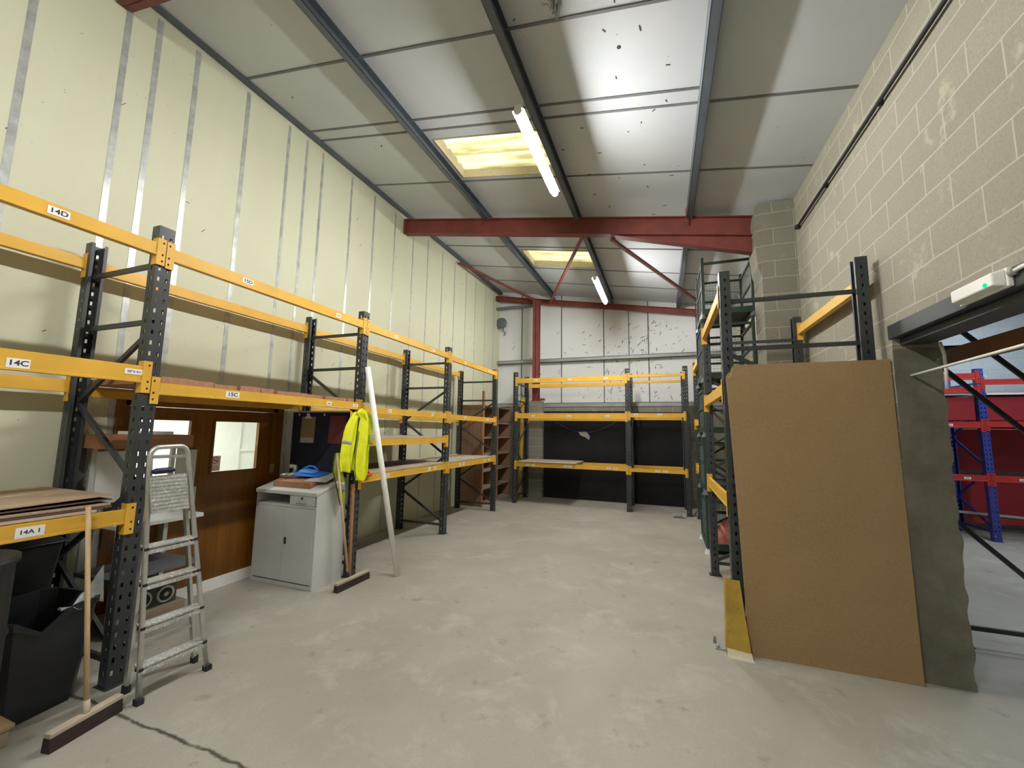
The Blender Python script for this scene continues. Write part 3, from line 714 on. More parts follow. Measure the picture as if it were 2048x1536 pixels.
mb = MB(); mb.prism([(-.05, 0), (.0, 0), (.0, .09), (-.034, .09), (-.034, .07), (-.05, .07)], 'z', 0.0, 2.72)
bm2 = mb; M = Matrix.Translation((-3.745, 10.72, 0)) @ Matrix.Rotation(math.radians(-90), 4, 'Z') @ Matrix.Rotation(math.radians(-1.2), 4, 'X')
r = thing('spare_rail', 'spare yellow rack rail stood upright behind the corner post', 'rail', (0, 0, 0), mat=M)
mb.build('beam', yellow_old, r, local=True)
mb = MB(); mb.box(-.055, .01, -.01, .10, 2.70, 2.712); mb.box(-.06, -.054, -.01, .1, 2.5, 2.73); mb.build('end_connector', yellow_old, r, local=True)
mb = MB()
for k in range(5):
    a = k*1.3; mb.tube([(-.03, .04, 2.71), (-.03+.05*math.cos(a), .04+.05*math.sin(a), 2.80), (-.03+.14*math.cos(a), .04+.12*math.sin(a), 2.83-.03*(k % 3)), (-.03+.17*math.cos(a+.5), .04+.15*math.sin(a+.5), 2.76)], .004, 5)
mb.build('wire', ink, r, local=True)
# round dark fitting in the corner
r = thing('wall_fitting', 'small dark round fitting with a trailing cable high on the end wall', 'fitting', (-4.60, 11.6, 5.1))
mb = MB(); mb.box(-4.66, -4.54, 11.50, 11.617, 5.02, 5.10); mb.build('bracket', rubber, r)
mb = MB(); mb.tube([(-4.60, 11.5, 5.1), (-4.60, 11.45, 5.1), (-4.60, 11.40, 5.1), (-4.60, 11.36, 5.1)], [.10, .15, .17, .12], 20); mb.build('housing', dark_grey, r)
mb = MB(); mb.tube([(-4.58, 11.52, 5.03), (-4.60, 11.55, 4.9), (-4.53, 11.58, 4.82), (-4.58, 11.58, 4.74)], .012, 6); mb.build('cable', rubber, r)

# ------------------------------------------------------------------ stack of green cage pallets
def cage(x0, x1, y0, y1, z0, h, label, mesh_m=None):
    r = thing('cage_pallet', label, 'cage', ((x0+x1)/2, (y0+y1)/2, z0), 'stacked green cage pallets'); top = z0+h; s = .045
    for (x, y) in ((x0, y0), (x1, y0), (x0, y1), (x1, y1)):
        mb = MB(); mb.box(x-s/2, x+s/2, y-s/2, y+s/2, z0+.07, top); mb.build('post', green_steel, r, bevel=.004)
        mb = MB(); mb.lathe((x, y, z0), [(.062, 0), (.062, .012), (.034, .075), (.034, .085)], 4); mb.build('cup_foot', dark_grey if z0 > .5 else white_plastic, r)
    for z in (top-.10, z0+h*.55):
        mb = MB()
        for p, q in (((x0, y0), (x1, y0)), ((x1, y0), (x1, y1)), ((x1, y1), (x0, y1)), ((x0, y1), (x0, y0))):
            if z < top-.2 and p == (x0, y0): continue
            mb.bar((*p, z), (*q, z), .03, .035)
        mb.build('rail', green_steel, r)
    mb = MB(); mb.box(x0, x1, y0, y1, z0+.12, z0+.145)
    for y in (y0, y1): mb.bar((x0, y, z0+.12), (x1, y, z0+.12), .05, .09)
    for x in (x0, x1): mb.bar((x, y0, z0+.12), (x, y1, z0+.12), .05, .09)
    mb.build('base_deck', green_steel, r)
    mb = MB(); g = .05; wr = .0035
    za, zb = z0+.16, top-.1
    for (p, q) in (((x0, y1), (x1, y1)), ((x1, y0), (x1, y1)), ((x0, y0), (x0, y1))):
        L = math.hypot(q[0]-p[0], q[1]-p[1]); n = int(L/g)
        for k in range(1, n):
            t_ = k/n; x = p[0]+(q[0]-p[0])*t_; y = p[1]+(q[1]-p[1])*t_
            mb.box(x-wr/2, x+wr/2, y-wr/2, y+wr/2, za, zb)
        for k in range(int((zb-za)/g)+1):
            z = za+k*g; mb.bar((*p, z), (*q, z), wr, wr)
    mb.build('wire_mesh', mesh_m or dark_grey, r)
    return r
CX0, CX1, CY0, CY1 = .60, 1.34, 7.0, 7.95
for i, (z0, h, nm) in enumerate(((0, .87, 'bottom'), (.87, .87, 'second from the floor'), (1.74, .85, 'middle'), (2.59, 1.02, 'second from the top'), (3.61, 1.02, 'topmost'))):
    dx = (.0, .0, .02, .03, .06)[i]
    cage(CX0+dx, CX1+(.0, 0, 0, 0, .02)[i], CY0, CY1, z0, h, 'green wire cage pallet, %s of the tall stack by the block pier' % nm)
mb = MB()
mb.grid(lambda u, v: (.66+.52*u, 7.02+.6*v, .155+.30*math.sin(math.pi*u)**.6*math.sin(math.pi*v)**.6*(1+.12*math.sin(9*u+5*v))), 14, 14)
mb.build('sack', paint('faded_red_sack', (.42, .13, .10), .8, var=.3, scale=9), label='faded red sack inside the bottom cage', cat='sack', loc=(.92, 7.3, .15))

# ------------------------------------------------------------------ brown board, guard, bolts
r = thing('board', 'tall brown board leaning on the rack beside the opening', 'board', (1.15, 4.08, 0))
mb = MB()
def bd(x, z, th): return (x, 4.03+.10*z/2.42+th, z)
pts = [(.622, .0), (1.735, .0), (1.75, 2.425), (.62, 2.425), (.60, 2.40), (.59, 2.37), (.565, 2.345), (.553, 2.32), (.553, 2.30), (.59, 1.2)]
A = [mb.bm.verts.new(bd(x, z, 0)) for x, z in pts]; B = [mb.bm.verts.new(bd(x, z, .018)) for x, z in pts]
mb.bm.faces.new(A[::-1]); mb.bm.faces.new(B)
for i in range(len(pts)): mb.bm.faces.new((A[i], A[(i+1) % len(pts)], B[(i+1) % len(pts)], B[i]))
mb.build('panel', mdf, r)
mb = MB()
mb.prism([(.57, 2.305), (.598, 2.37), (.612, 2.40), (.60, 2.345), (.585, 2.31)], 'y', 4.1225, 4.124); mb.build('chipped_corner', pale_wood, r, label='pale chipped corner')
r = thing('post_guard', 'yellow steel post guard bolted to the floor before the brown board', 'guard', (.53, 3.99, 0))
mb = MB()
def gq(a, th=.006):
    p = [Vector(q) for q in a]; n = (p[1]-p[0]).cross(p[3]-p[0]).normalized()*th
    mb.hexa([tuple(q) for q in p] + [tuple(q+n) for q in p])
gq([(.448, 4.0, .015), (.628, 3.97, .0), (.568, 4.005, .585), (.470, 4.01, .585)])
gq([(.446, 4.0, .0), (.452, 4.0, .0), (.474, 4.01, .60), (.456, 4.09, .60)], .004)
mb.build('plate', yellow_old, r)
mb = MB(); gq([(.447, 3.995, .03), (.443, 4.05, .03), (.458, 4.05, .60), (.466, 4.012, .60)], .005); mb.build('side_flange', yellow_old, r)
mb = MB(); mb.hexa([(.455, 3.93, 0), (.64, 3.91, 0), (.64, 3.98, 0), (.455, 4.0, 0), (.452, 3.96, .012), (.63, 3.935, .012), (.626, 3.975, .05), (.452, 3.998, .05)]); mb.build('bent_toe', paint('bare_scraped_steel', (.52, .47, .33), .5, var=.2), r, label='scraped bare toe')
mb = MB(); mb.box(.37, .45, 4.03, 4.10, 0, .012); mb.mi = 0
mb.lathe((.39, 4.05, .012), [(.014, 0), (.014, .018), (.006, .018), (.006, .05)], 8); mb.lathe((.375, 4.15, .0), [(.012, 0), (.012, .05), (.006, .06)], 8)
mb.build('floor_fixing', galv_light, r)

# ------------------------------------------------------------------ emergency light, rod and cables at the opening
r = thing('emergency_light', 'white emergency light with a green lamp on the black lintel', 'light', (1.74, 3.03, 2.6))
mb = MB(); mb.box(1.722, 1.748, 2.835, 3.215, 2.595, 2.70); mb.build('back_box', white_plastic, r, bevel=.006)
mb = MB()
mb.prism([(2.60, 1.722), (2.695, 1.722), (2.685, 1.675), (2.665, 1.662), (2.63, 1.662), (2.61, 1.675)], 'y', 2.845, 3.205) if False else None
mb.hexa([(1.722, 2.845, 2.60), (1.722, 3.205, 2.60), (1.722, 3.205, 2.695), (1.722, 2.845, 2.695), (1.672, 2.86, 2.612), (1.672, 3.19, 2.612), (1.672, 3.19, 2.683), (1.672, 2.86, 2.683)])
mb.build('diffuser', white, r, bevel=.008)
mb = MB(); mb.tube([(1.672, 2.905, 2.628), (1.667, 2.905, 2.628)], .012, 12); mb.build('status_lamp', led_m, r, label='glowing green lamp')
mb = MB(); mb.tube([(1.735, 2.835, 2.665), (1.735, 2.76, 2.67), (1.735, 1.0, 2.67)], .011, 10); mb.build('conduit', white_plastic, r)
mb = MB(); mb.tube([(1.735, 2.805, 2.665), (1.735, 2.83, 2.665)], .02, 10); mb.build('gland', galv_light, r)
mb = MB(); mb.tube([(1.86, 4.11, 2.283), (1.86, 3.0, 2.308), (1.86, 1.2, 2.35)], .010, 8)
mb.build('rod', white_plastic, label='thin pale rod crossing the opening below the lintel', cat='rod', loc=(1.86, 3.5, 2.3))
mb = MB(); mb.tube([(2.02, 4.03, 2.53), (2.05, 4.05, 2.44), (2.06, 4.07, 2.30), (2.058, 4.075, 2.17)], .012, 8)
mb.build('cable', white_plastic, label='grey cable hanging from the lintel down the wall end', cat='cable', loc=(2.04, 4.06, 2.3))

# ------------------------------------------------------------------ the hall beyond
rack('pallet_rack', 'black rack with orange beams just beyond the opening', 'rack', T(2.36, 0, 0, math.pi),
     [(-4.95, 3.4, True), (-2.2, 3.4, True)], 1.05,
     [[(2.43, 2.57, 'f', []), (2.47, 2.62, 'b', []), (3.2, 3.3, 'f', []), (3.2, 3.3, 'b', [])]], black_steel, orange_beam, zig=((2.52, 1.43), (1.10, .12), (3.05, 1.95)))
hr = rack('pallet_rack', 'red and blue pallet rack at the far end of the next hall', 'rack', T(0, 9.85, 0, -math.pi/2),
     [(2.75, 3.06, False), (5.44, 3.06, False), (8.14, 3.06, False)], 1.0,
     [[(2.86, 2.98, 'f', []), (2.62, 2.72, 'f', []), (2.6, 2.7, 'b', []), (1.98, 2.09, 'f', [BL(4.95, 2.03)]), (1.98, 2.09, 'b', []), (1.03, 1.14, 'f', [BL(5.12, 1.08)]), (.16, .26, 'b', [])],
      [(2.76, 2.86, 'f', []), (2.6, 2.7, 'b', []), (2.0, 2.10, 'f', []), (1.98, 2.09, 'b', []), (1.03, 1.14, 'f', [BL(5.85, 1.08)]), (.16, .26, 'b', [])]], blue_rack, red_rack)
for z0, z1 in ((.30, 1.0), (1.16, 1.97)):
    for xa, xb in ((2.85, 5.36), (5.52, 8.04)):
        mb = MB(); mb.box(-1.02, -1.0, xa, xb, z0, z1); mb.build('back_panel', red_panel, hr, local=True)
for xa, xb in ((2.85, 5.36), (5.52, 8.04)):
    for z, m in ((2.12, red_panel),):
        mb = MB(); mb.box(-.96, -.06, xa, xb, z, z+.42); mb.build('tray', m, hr, local=True)
    mb = MB(); mb.box(-.96, -.02, xa, xb, 2.58, 2.615); mb.build('deck', white_plastic, hr, local=True)
mb = MB(); mb.bar((-.3, 2.9, .55), (-.3, 8.0, .30), .03, .04); mb.build('stay', alum, hr, local=True)

# ------------------------------------------------------------------ stepladder
r = thing('stepladder', 'aluminium stepladder folded nearly shut against the rack', 'ladder', (-3.3, 2.06, 0))
def arc(yA, yB, xA, ztop, zs, rad, n=6):
    """hoop over the top: up one stile, across, down the other"""
    pts = []
    return pts
ft = [(-3.235, 1.852, .02), (-3.225, 2.272, .02)]
def stile(k, z):       # k 0 near foot, 1 far foot; taper and lean
    t_ = z/1.60; y = ft[k][1]+((1.80 if k == 0 else 2.03)-ft[k][1])*t_; return (ft[k][0]-.075*t_, y, z)
p = [stile(0, z) for z in (.02, .5, 1.0, 1.5, 1.58)]
a0, a1 = stile(0, 1.58), stile(1, 1.58)
for k in range(1, 6):
    an = k*math.pi/12; p.append((a0[0]-.003, a0[1]+.055*(1-math.cos(an)), 1.58+.068*math.sin(an)))
p.append((a0[0]-.003, a0[1]+.055, 1.648)); p.append((a1[0]-.003, a1[1]-.055, 1.652))
for k in range(5, 0, -1):
    an = k*math.pi/12; p.append((a1[0]-.003, a1[1]-.055*(1-math.cos(an)), 1.58+.072*math.sin(an)))
p += [stile(1, z) for z in (1.58, 1.5, 1.0, .5, .02)]
mb = MB(); mb.tube(p, .0165, 10); mb.build('front_frame', alum, r)
rf = [(-3.455, 1.895), (-3.42, 2.305)]
def rstile(k, z):
    t_ = z/1.40; return (rf[k][0]+(-3.315-rf[k][0])*t_, rf[k][1]+((1.825 if k == 0 else 2.035)-rf[k][1])*t_, z)
for k in (0, 1):
    mb = MB(); mb.bar(rstile(k, .02), rstile(k, 1.40), .022, .036, (1, 0, 0)); mb.build('rear_leg', alum, r, bevel=.003)
    mb = MB(); q = rstile(k, .012); mb.box(q[0]-.022, q[0]+.022, q[1]-.016, q[1]+.016, 0, .05); mb.build('rubber_foot', rubber, r)
    mb = MB(); q = ft[k]; mb.box(q[0]-.024, q[0]+.024, q[1]-.020, q[1]+.020, 0, .035); mb.build('rubber_foot', rubber, r)
for z in (.30, 1.37):
    mb = MB(); mb.bar(rstile(0, z), rstile(1, z), .02, .03); mb.build('rear_brace', alum, r)
for z in (.225, .48, .755, .985):
    a, b_ = stile(0, z), stile(1, z); mb = MB()
    mb.hexa([(a[0]-.062, a[1], z-.012), (a[0]+.012, a[1]-.012, z-.012), (b_[0]+.012, b_[1]+.012, z-.012), (b_[0]-.062, b_[1], z-.012),
             (a[0]-.062, a[1], z+.006), (a[0]+.012, a[1]-.012, z), (b_[0]+.012, b_[1]+.012, z), (b_[0]-.062, b_[1], z+.006)])
    mb.hexa([(a[0]+.006, a[1]-.012, z-.05), (a[0]+.014, a[1]-.012, z-.05), (b_[0]+.014, b_[1]+.012, z-.05), (b_[0]+.006, b_[1]+.012, z-.05),
             (a[0]+.006, a[1]-.012, z-.026), (a[0]+.014, a[1]-.012, z-.026), (b_[0]+.014, b_[1]+.012, z-.026), (b_[0]+.006, b_[1]+.012, z-.026)])
    mb.box(a[0]-.05, a[0]-.044, a[1]+.01, b_[1]-.01, z-.05, z-.01)
    mb.build('tread', alum_painty, r, bevel=.002)
    for q, s_ in ((a, 1), (b_, -1)):
        mb = MB(); mb.box(q[0]-.03, q[0]+.018, q[1]-.012, q[1]+.012, z-.024, z-.006); mb.build('tread_bracket', rubber, r)
mb = MB(); mb.hexa([(-3.262, 1.815, 1.205), (-3.250, 1.815, 1.205), (-3.250, 2.05, 1.205), (-3.262, 2.05, 1.205), (-3.282, 1.79, 1.455), (-3.268, 1.79, 1.455), (-3.268, 2.02, 1.455), (-3.282, 2.02, 1.455)])
for k in range(9):
    z = 1.23+k*.025; xx = -3.25-.018*(z-1.205)/.25; y0_ = 1.815-.025*(z-1.205)/.25; mb.box(xx, xx+.003, y0_+.01, y0_+.225, z, z+.012)
mb.build('platform', alum_painty, r, label='paint-splashed ribbed platform folded upright')
mb = MB(); mb.tube([(-3.272, 1.80, 1.482), (-3.265, 1.82, 1.486), (-3.265, 1.91, 1.488), (-3.272, 1.935, 1.486)], [.012, .02, .02, .012], 12); mb.build('hand_grip', paint('dark_blue_plastic', (.012, .012, .05), .5), r)
mb = MB(); mb.bar(stile(0, 1.58), stile(1, 1.58), .012, .02); mb.build('top_rail', alum, r)

# ------------------------------------------------------------------ brooms, pipe, plank
def broom(label, hA, hB, top, stock_m, socket, bz=.075, grp='yard brooms'):
    A, B = Vector(hA), Vector(hB); mid = (A+B)/2
    r = thing('broom', label, 'broom', (mid.x, mid.y, 0), grp)
    d = (B-A).normalized(); n = Vector((-d.y, d.x, 0)) 
    mb = MB(); mb.hexa([tuple(A-n*.03), tuple(B-n*.03), tuple(B+n*.03), tuple(A+n*.03), tuple(A-n*.024+Vector((0, 0, bz))), tuple(B-n*.024+Vector((0, 0, bz))), tuple(B+n*.024+Vector((0, 0, bz))), tuple(A+n*.024+Vector((0, 0, bz)))])
    mb.build('bristles', bristle, r)
    mb = MB(); mb.bar(A+Vector((0, 0, bz+.012)), B+Vector((0, 0, bz+.012)), .05, .026); mb.build('stock', stock_m, r, bevel=.004)
    s = mid+Vector((0, 0, bz+.02)) if socket is None else Vector(socket)
    mb = MB(); mb.tube([s, Vector(top)], .0135, 10); mb.build('handle', pale_wood_z, r)
    tp = Vector(top); u = (tp-s).normalized(); mb = MB(); mb.tube([s-u*.02, s+u*.07], .017, 10); mb.build('socket', rubber if socket else stock_m, r)
    return r
broom('wooden broom leaning on the low yellow beam, beside the ladder', (-3.225, 1.42, 0), (-3.285, 1.775, 0), (-3.545, 1.615, 1.262), pale_wood_y, None)
broom('wooden broom leaning by the grey cabinet under the hi-vis vest', (-3.415, 3.745, 0), (-3.405, 4.26, 0), (-3.60, 3.84, 1.475), pale_wood_y, (-3.44, 3.965, .085))
mb = MB(); mb.tube([(-3.115, 4.447, .0), (-3.505, 4.165, 2.575)], .034, 18)
mb.build('pipe', paint('white_pvc', (.90, .90, .87), .4, var=.03), label='long white plastic pipe leaning on the rack post', cat='pipe', loc=(-3.115, 4.45, 0))
r = thing('plank', 'reddish plank leaning upright between the cabinet and the post', 'plank', (-3.62, 4.14, 0))
mb = MB(); mb.hexa([(-3.60, 4.128, 0), (-3.575, 4.128, 0), (-3.575, 4.162, 0), (-3.60, 4.162, 0), (-3.60, 4.10, 1.12), (-3.58, 4.10, 1.12), (-3.58, 4.15, 1.12), (-3.60, 4.15, 1.12)])
mb.build('board', red_wood_z, r)

# ------------------------------------------------------------------ grey cabinet with its clutter
CBX0, CBX1, CBY0, CBY1 = -4.63, -3.69, 3.675, 4.125
r = thing('workshop_cabinet', 'grey steel workshop desk cabinet with sloping top by the doors', 'cabinet', ((CBX0+CBX1)/2, 3.9, 0))
def ztop(y): return 1.062+(y-CBY0)*.30
mb = MB(); P_ = lambda x, y, z: (x, y, z)
for (x0, x1) in ((CBX0, CBX0+.012), (CBX1-.012, CBX1)):
    mb.prism([(CBY0, .0), (CBY1, .0), (CBY1, ztop(CBY1)-.03), (CBY0, ztop(CBY0)-.03)], 'x', x0, x1)
mb.box(CBX0+.013, CBX1-.013, CBY1-.014, CBY1-.002, .002, 1.13); mb.box(CBX0+.013, CBX1-.013, CBY0+.002, CBY1-.015, .002, .045); mb.box(CBX0+.013, CBX1-.013, CBY0+.021, CBY1-.015, .885, .898)
mb.box(CBX0+.013, CBX1-.013, CBY0+.001, CBY0+.02, .88, .905); mb.box(-4.10, -4.085, CBY0+.002, CBY1-.015, .906, 1.03)
mb.box(CBX0+.013, CBX0+.03, CBY0+.001, CBY0+.02, .046, .879); mb.box(CBX1-.03, CBX1-.013, CBY0+.001, CBY0+.02, .046, .879)
mb.build('carcass', grey_steel, r)
mb = MB(); mb.prism([(CBY0-.015, ztop(CBY0)-.042), (CBY0-.015, ztop(CBY0)), (CBY1, ztop(CBY1)), (CBY1, ztop(CBY1)-.03), (CBY0, ztop(CBY0)-.03)], 'x', CBX0-.008, CBX1+.008); mb.build('top', grey_steel, r, bevel=.004)
for (x0, x1) in ((CBX0+.032, -4.165), (-4.160, CBX1-.032)):
    mb = MB(); mb.box(x0, x1, CBY0-.006, CBY0+.012, .06, .875); d = mb.build('door', grey_steel, r, bevel=.003)
    if x0 > -4.2:
        mb = MB(); mb.lathe((-4.125, CBY0-.008, .50), [(.0, 0)], 3) if False else None
        mb.tube([(-4.12, CBY0-.006, .53), (-4.12, CBY0-.014, .53)], .014, 12); mb.bar((-4.12, CBY0-.012, .52), (-4.115, CBY0-.012, .47), .02, .012, (0, 1, 0)); mb.build('lock_handle', rubber, d)
mb = MB(); mb.box(-4.083, CBX1-.032, CBY0-.006, CBY0+.3, .91, 1.025); d = mb.build('drawer', grey_steel, r, bevel=.003)
mb = MB(); mb.tube([(-3.97, CBY0-.006, .95), (-3.97, CBY0-.025, .945), (-3.84, CBY0-.025, .945), (-3.84, CBY0-.006, .95)], .006, 8); mb.build('handle', alum, d)
mb = MB(); mb.tube([(-3.905, CBY0-.006, .99), (-3.905, CBY0-.012, .99)], .014, 12); mb.build('lock', rubber, d)
# notice board behind it
r = thing('notice_board', 'dark navy notice board with grey edge behind the grey cabinet', 'board', (-4.2, 4.16, 1.15))
mb = MB(); mb.box(-4.70, -3.72, 4.138, 4.147, 1.17, 2.0); mb.build('felt_panel', navy, r)
mb = MB(); mb.box(-4.74, -4.665, 4.13, 4.149, 1.17, 2.03); mb.box(-4.665, -3.72, 4.134, 4.149, 2.0, 2.02); mb.build('frame', grey_steel, r)
mb = MB()
for x in (-4.55, -4.12): mb.box(x-.012, x+.012, 4.126, 4.138, 1.955, 1.985)
mb.build('hook', alum, r)
r = thing('clipboard', 'tan clipboard with a pale clip hanging on the navy notice board', 'clipboard', (-4.38, 4.146, 1.6))
mb = MB(); mb.prism([(-4.50, 1.945), (-4.27, 1.945), (-4.275, 1.60), (-4.51, 1.60)], 'y', 4.131, 4.135); mb.build('backing', tan, r)
mb = MB(); mb.prism([(-4.50, 1.67), (-4.285, 1.67), (-4.29, 1.605), (-4.505, 1.605)], 'y', 4.1295, 4.1308); mb.build('paper', grey_board, r)
mb = MB(); mb.prism([(-4.44, 1.92), (-4.33, 1.92), (-4.33, 1.932), (-4.36, 1.945), (-4.375, 1.985), (-4.41, 1.99), (-4.42, 1.945), (-4.44, 1.932)], 'y', 4.123, 4.131); mb.build('clip', white, r)
r = thing('folder', 'maroon folder hanging on the notice board behind the hi-vis vest', 'folder', (-3.9, 4.145, 1.6))
mb = MB(); mb.prism([(-4.02, 1.955), (-3.76, 1.955), (-3.76, 1.60), (-4.04, 1.60)], 'y', 4.127, 4.135); mb.build('cover', maroon, r, bevel=.001)
# on the cabinet top
r = thing('wooden_box', 'shallow reddish wooden box on the cabinet top', 'box', (-4.15, 3.85, ztop(3.75)))
mb = MB(); zb = ztop(3.75)+.001; sl = .3
def sh(x, y, z): return (x, y, z+(y-3.75)*sl)
mb.hexa([sh(-4.46, 3.74, zb), sh(-3.88, 3.74, zb), sh(-3.88, 4.05, zb), sh(-4.46, 4.05, zb), sh(-4.455, 3.74, zb+.075), sh(-3.88, 3.74, zb+.075), sh(-3.88, 4.05, zb+.045), sh(-4.455, 4.05, zb+.045)])
mb.build('body', red_wood_y, r, bevel=.004)
mb = MB(); mb.hexa([sh(-4.0, 3.76, zb+.078), sh(-3.74, 3.84, zb+.05), sh(-3.74, 4.08, zb+.06), sh(-4.0, 4.06, zb+.05), sh(-4.0, 3.76, zb+.086), sh(-3.74, 3.84, zb+.058), sh(-3.74, 4.08, zb+.068), sh(-4.0, 4.06, zb+.058)])
mb.build('lid', grey_board, r)
mb = MB(); zc = ztop(3.9)+.10
mb.tube([(-4.47, 3.86, zc-.02), (-4.36, 3.80, zc-.015), (-4.29, 3.82, zc-.005), (-4.29, 3.86, zc+.0), (-4.31, 3.92, zc+.035), (-4.36, 3.96, zc+.075), (-4.43, 3.94, zc+.085)], [.022, .026, .026, .024, .028, .028, .026], 10)
mb.build('strap', reflective, label='grey coiled strap lying on the wooden box', cat='strap', loc=(-4.3, 3.88, zc-.04))
r = thing('dustpan', 'bright blue plastic dustpan lying on the cabinet top', 'dustpan', (-4.05, 3.9, zc-.02))
mb = MB(); z0 = zc-.02
mb.hexa([(-4.26, 3.82, z0), (-3.90, 3.86, z0+.0), (-3.86, 4.03, z0+.03), (-4.22, 4.02, z0+.03), (-4.25, 3.83, z0+.035), (-3.97, 3.87, z0+.025), (-3.90, 4.02, z0+.05), (-4.21, 4.01, z0+.075)])
mb.build('pan', blue_plastic, r, bevel=.01)
mb = MB(); mb.hexa([(-4.22, 3.85, z0+.034), (-4.0, 3.87, z0+.034), (-3.98, 3.97, z0+.045), (-4.20, 3.98, z0+.06), (-4.20, 3.87, z0+.075), (-4.03, 3.885, z0+.068), (-4.0, 3.96, z0+.075), (-4.18, 3.97, z0+.095)])
mb.build('hood', paint('light_blue_plastic', (.06, .25, .75), .4, var=.1), r, bevel=.012)
mb = MB(); mb.tube([(-4.20, 3.93, z0+.08), (-4.12, 3.95, z0+.115), (-4.06, 3.96, z0+.11), (-4.0, 3.97, z0+.07)], .014, 8); mb.build('handle', blue_plastic, r)

# ------------------------------------------------------------------ hi-vis vest
r = thing('safety_vest', 'fluorescent yellow hi-vis vest hung on the rack post by the white pipe', 'vest', (-3.53, 4.1, 2.02))
rows = [(2.035, 4.085, 4.185), (1.99, 4.03, 4.235), (1.92, 3.97, 4.27), (1.84, 3.915, 4.30), (1.75, 3.885, 4.315), (1.66, 3.868, 4.32), (1.58, 3.86, 4.30), (1.49, 3.852, 4.285), (1.38, 3.845, 4.285), (1.28, 3.87, 4.28), (1.22, 3.92, 4.27), (1.165, 3.985, 4.24)]
def interp(rows, v):
    f = v*(len(rows)-1); i = min(int(f), len(rows)-2); t_ = f-i
    return [rows[i][k]+(rows[i+1][k]-rows[i][k])*t_ for k in range(3)]
def drape(rows, x0, amp, ph, nf):
    def fn(u, v):
        z, ya, yb = interp(rows, v); y = ya+(yb-ya)*u
        a = amp*(.25+.75*v); x = x0+a*math.sin(u*nf*math.pi+ph+1.2*math.sin(v*3))+a*.5*math.sin(u*nf*2.3*math.pi+v*4)
        return (x+.05*math.sin(math.pi*u)*(1-.4*v), y, z+.01*math.sin(u*9))
    return fn
mb = MB(); mb.grid(drape([rows[0], rows[1]] + [(z, a+(b_-a)*.42, b_) for z, a, b_ in rows[2:]], -3.53, .022, .3, 4), 30, 44); mb.build('front_panel', hivis, r, solid=.004)
mb = MB(); mb.grid(drape([(z, a, a+(b_-a)*.52) for z, a, b_ in rows[1:10]], -3.575, .02, 1.5, 4), 26, 40); mb.build('back_panel', hivis, r, solid=.004)
lo = [(1.50, 3.83, 3.90), (1.40, 3.81, 3.93), (1.30, 3.80, 3.97), (1.18, 3.845, 4.02), (1.06, 3.89, 4.035), (.96, 3.925, 4.02), (.89, 3.955, 3.985)]
mb = MB(); mb.grid(drape(lo, -3.628, .012, .8, 3), 18, 34); mb.build('lining_panel', hivis_dull, r, solid=.004, label='grubby yellow lower panel')
def strip(rows_, x0, amp, ph, nf, v0, v1, u0=0, u1=1):
    f = drape(rows_, x0, amp, ph, nf); mb = MB(); mb.grid(lambda u, v: (lambda q: (q[0]+.006, q[1], q[2]))(f(u0+(u1-u0)*u, v0+(v1-v0)*v)), 20, 3); mb.build('reflective_strip', reflective, r, solid=.002)
strip(lo, -3.628, .012, .8, 3, .52, .66)
strip([(z, a, a+(b_-a)*.52) for z, a, b_ in rows[1:10]], -3.575, .02, 1.5, 4, .52, .58, 0, .45)
mb = MB(); mb.grid(lambda u, v: (-3.53+.03*math.sin(u*3)+.01*math.sin(v*9), 4.25+.10*u+.03*v*(1-v), 2.0-.38*v-.05*u), 8, 16); mb.build('shoulder_panel', hivis_dull, r, solid=.004)
f_ = drape(lo, -3.628, .012, .8, 3)
mb = MB(); mb.tube([(lambda q: (q[0]+.006, q[1], q[2]))(f_(.02, k/24)) for k in range(25)], .005, 6); mb.tube([(lambda q: (q[0]+.01, q[1], q[2]))(drape([rows[0], rows[1]] + [(z, a+(b_-a)*.42, b_) for z, a, b_ in rows[2:]], -3.53, .022, .3, 4)(.01, .35+.6*k/24)) for k in range(25)], .004, 6); mb.build('black_binding', rubber, r)
r = thing('spring_clip', 'small orange plastic clip on the shelf edge behind the vest', 'clip', (-3.585, 4.39, 1.2))
mb = MB(); mb.tube([(-3.585, 4.37, 1.275), (-3.575, 4.385, 1.24), (-3.575, 4.40, 1.19)], [.012, .018, .02], 10); mb.tube([(-3.575, 4.34, 1.20), (-3.572, 4.385, 1.21), (-3.572, 4.43, 1.20)], .016, 8); mb.build('jaws', orange_plastic, r)

# ------------------------------------------------------------------ corner by the doors, behind the ladder
r = thing('shelf_unit', 'grey metal shelf unit behind the stepladder', 'shelf', (-4.4, 2.4, 0))
ux0, ux1, uy0, uy1 = -4.70, -4.16, 2.10, 2.76
for z in (.52, .94):
    mb = MB(); mb.box(ux0, ux1, uy0, uy1, z, z+.035); mb.build('shelf', dark_grey if z < .6 else grey_steel, r, bevel=.003)
for x, y in ((ux0+.02, uy0+.02), (ux0+.02, uy1-.02), (ux1-.02, uy0+.02)):
    mb = MB(); mb.box(x-.018, x+.018, y-.018, y+.018, 0, 1.60); mb.build('post', grey_steel, r)
mb = MB(); mb.box(-4.46, -4.44, 2.66, 2.82, 1.15, 1.56); mb.box(-4.45, -4.43, 2.64, 2.70, 1.0, 1.70); mb.build('end_panel', grey_steel, r)
mb = MB(); mb.box(ux0, ux0+.01, 2.12, 2.38, 1.10, 1.56); mb.build('white_panel', white, r, label='white back panel')
mb = MB(); mb.box(ux0, ux1+.0, 1.99, 2.60, 1.60, 1.715); mb.build('timber_shelf', red_wood_y, r, bevel=.003, label='thick reddish timber shelf')
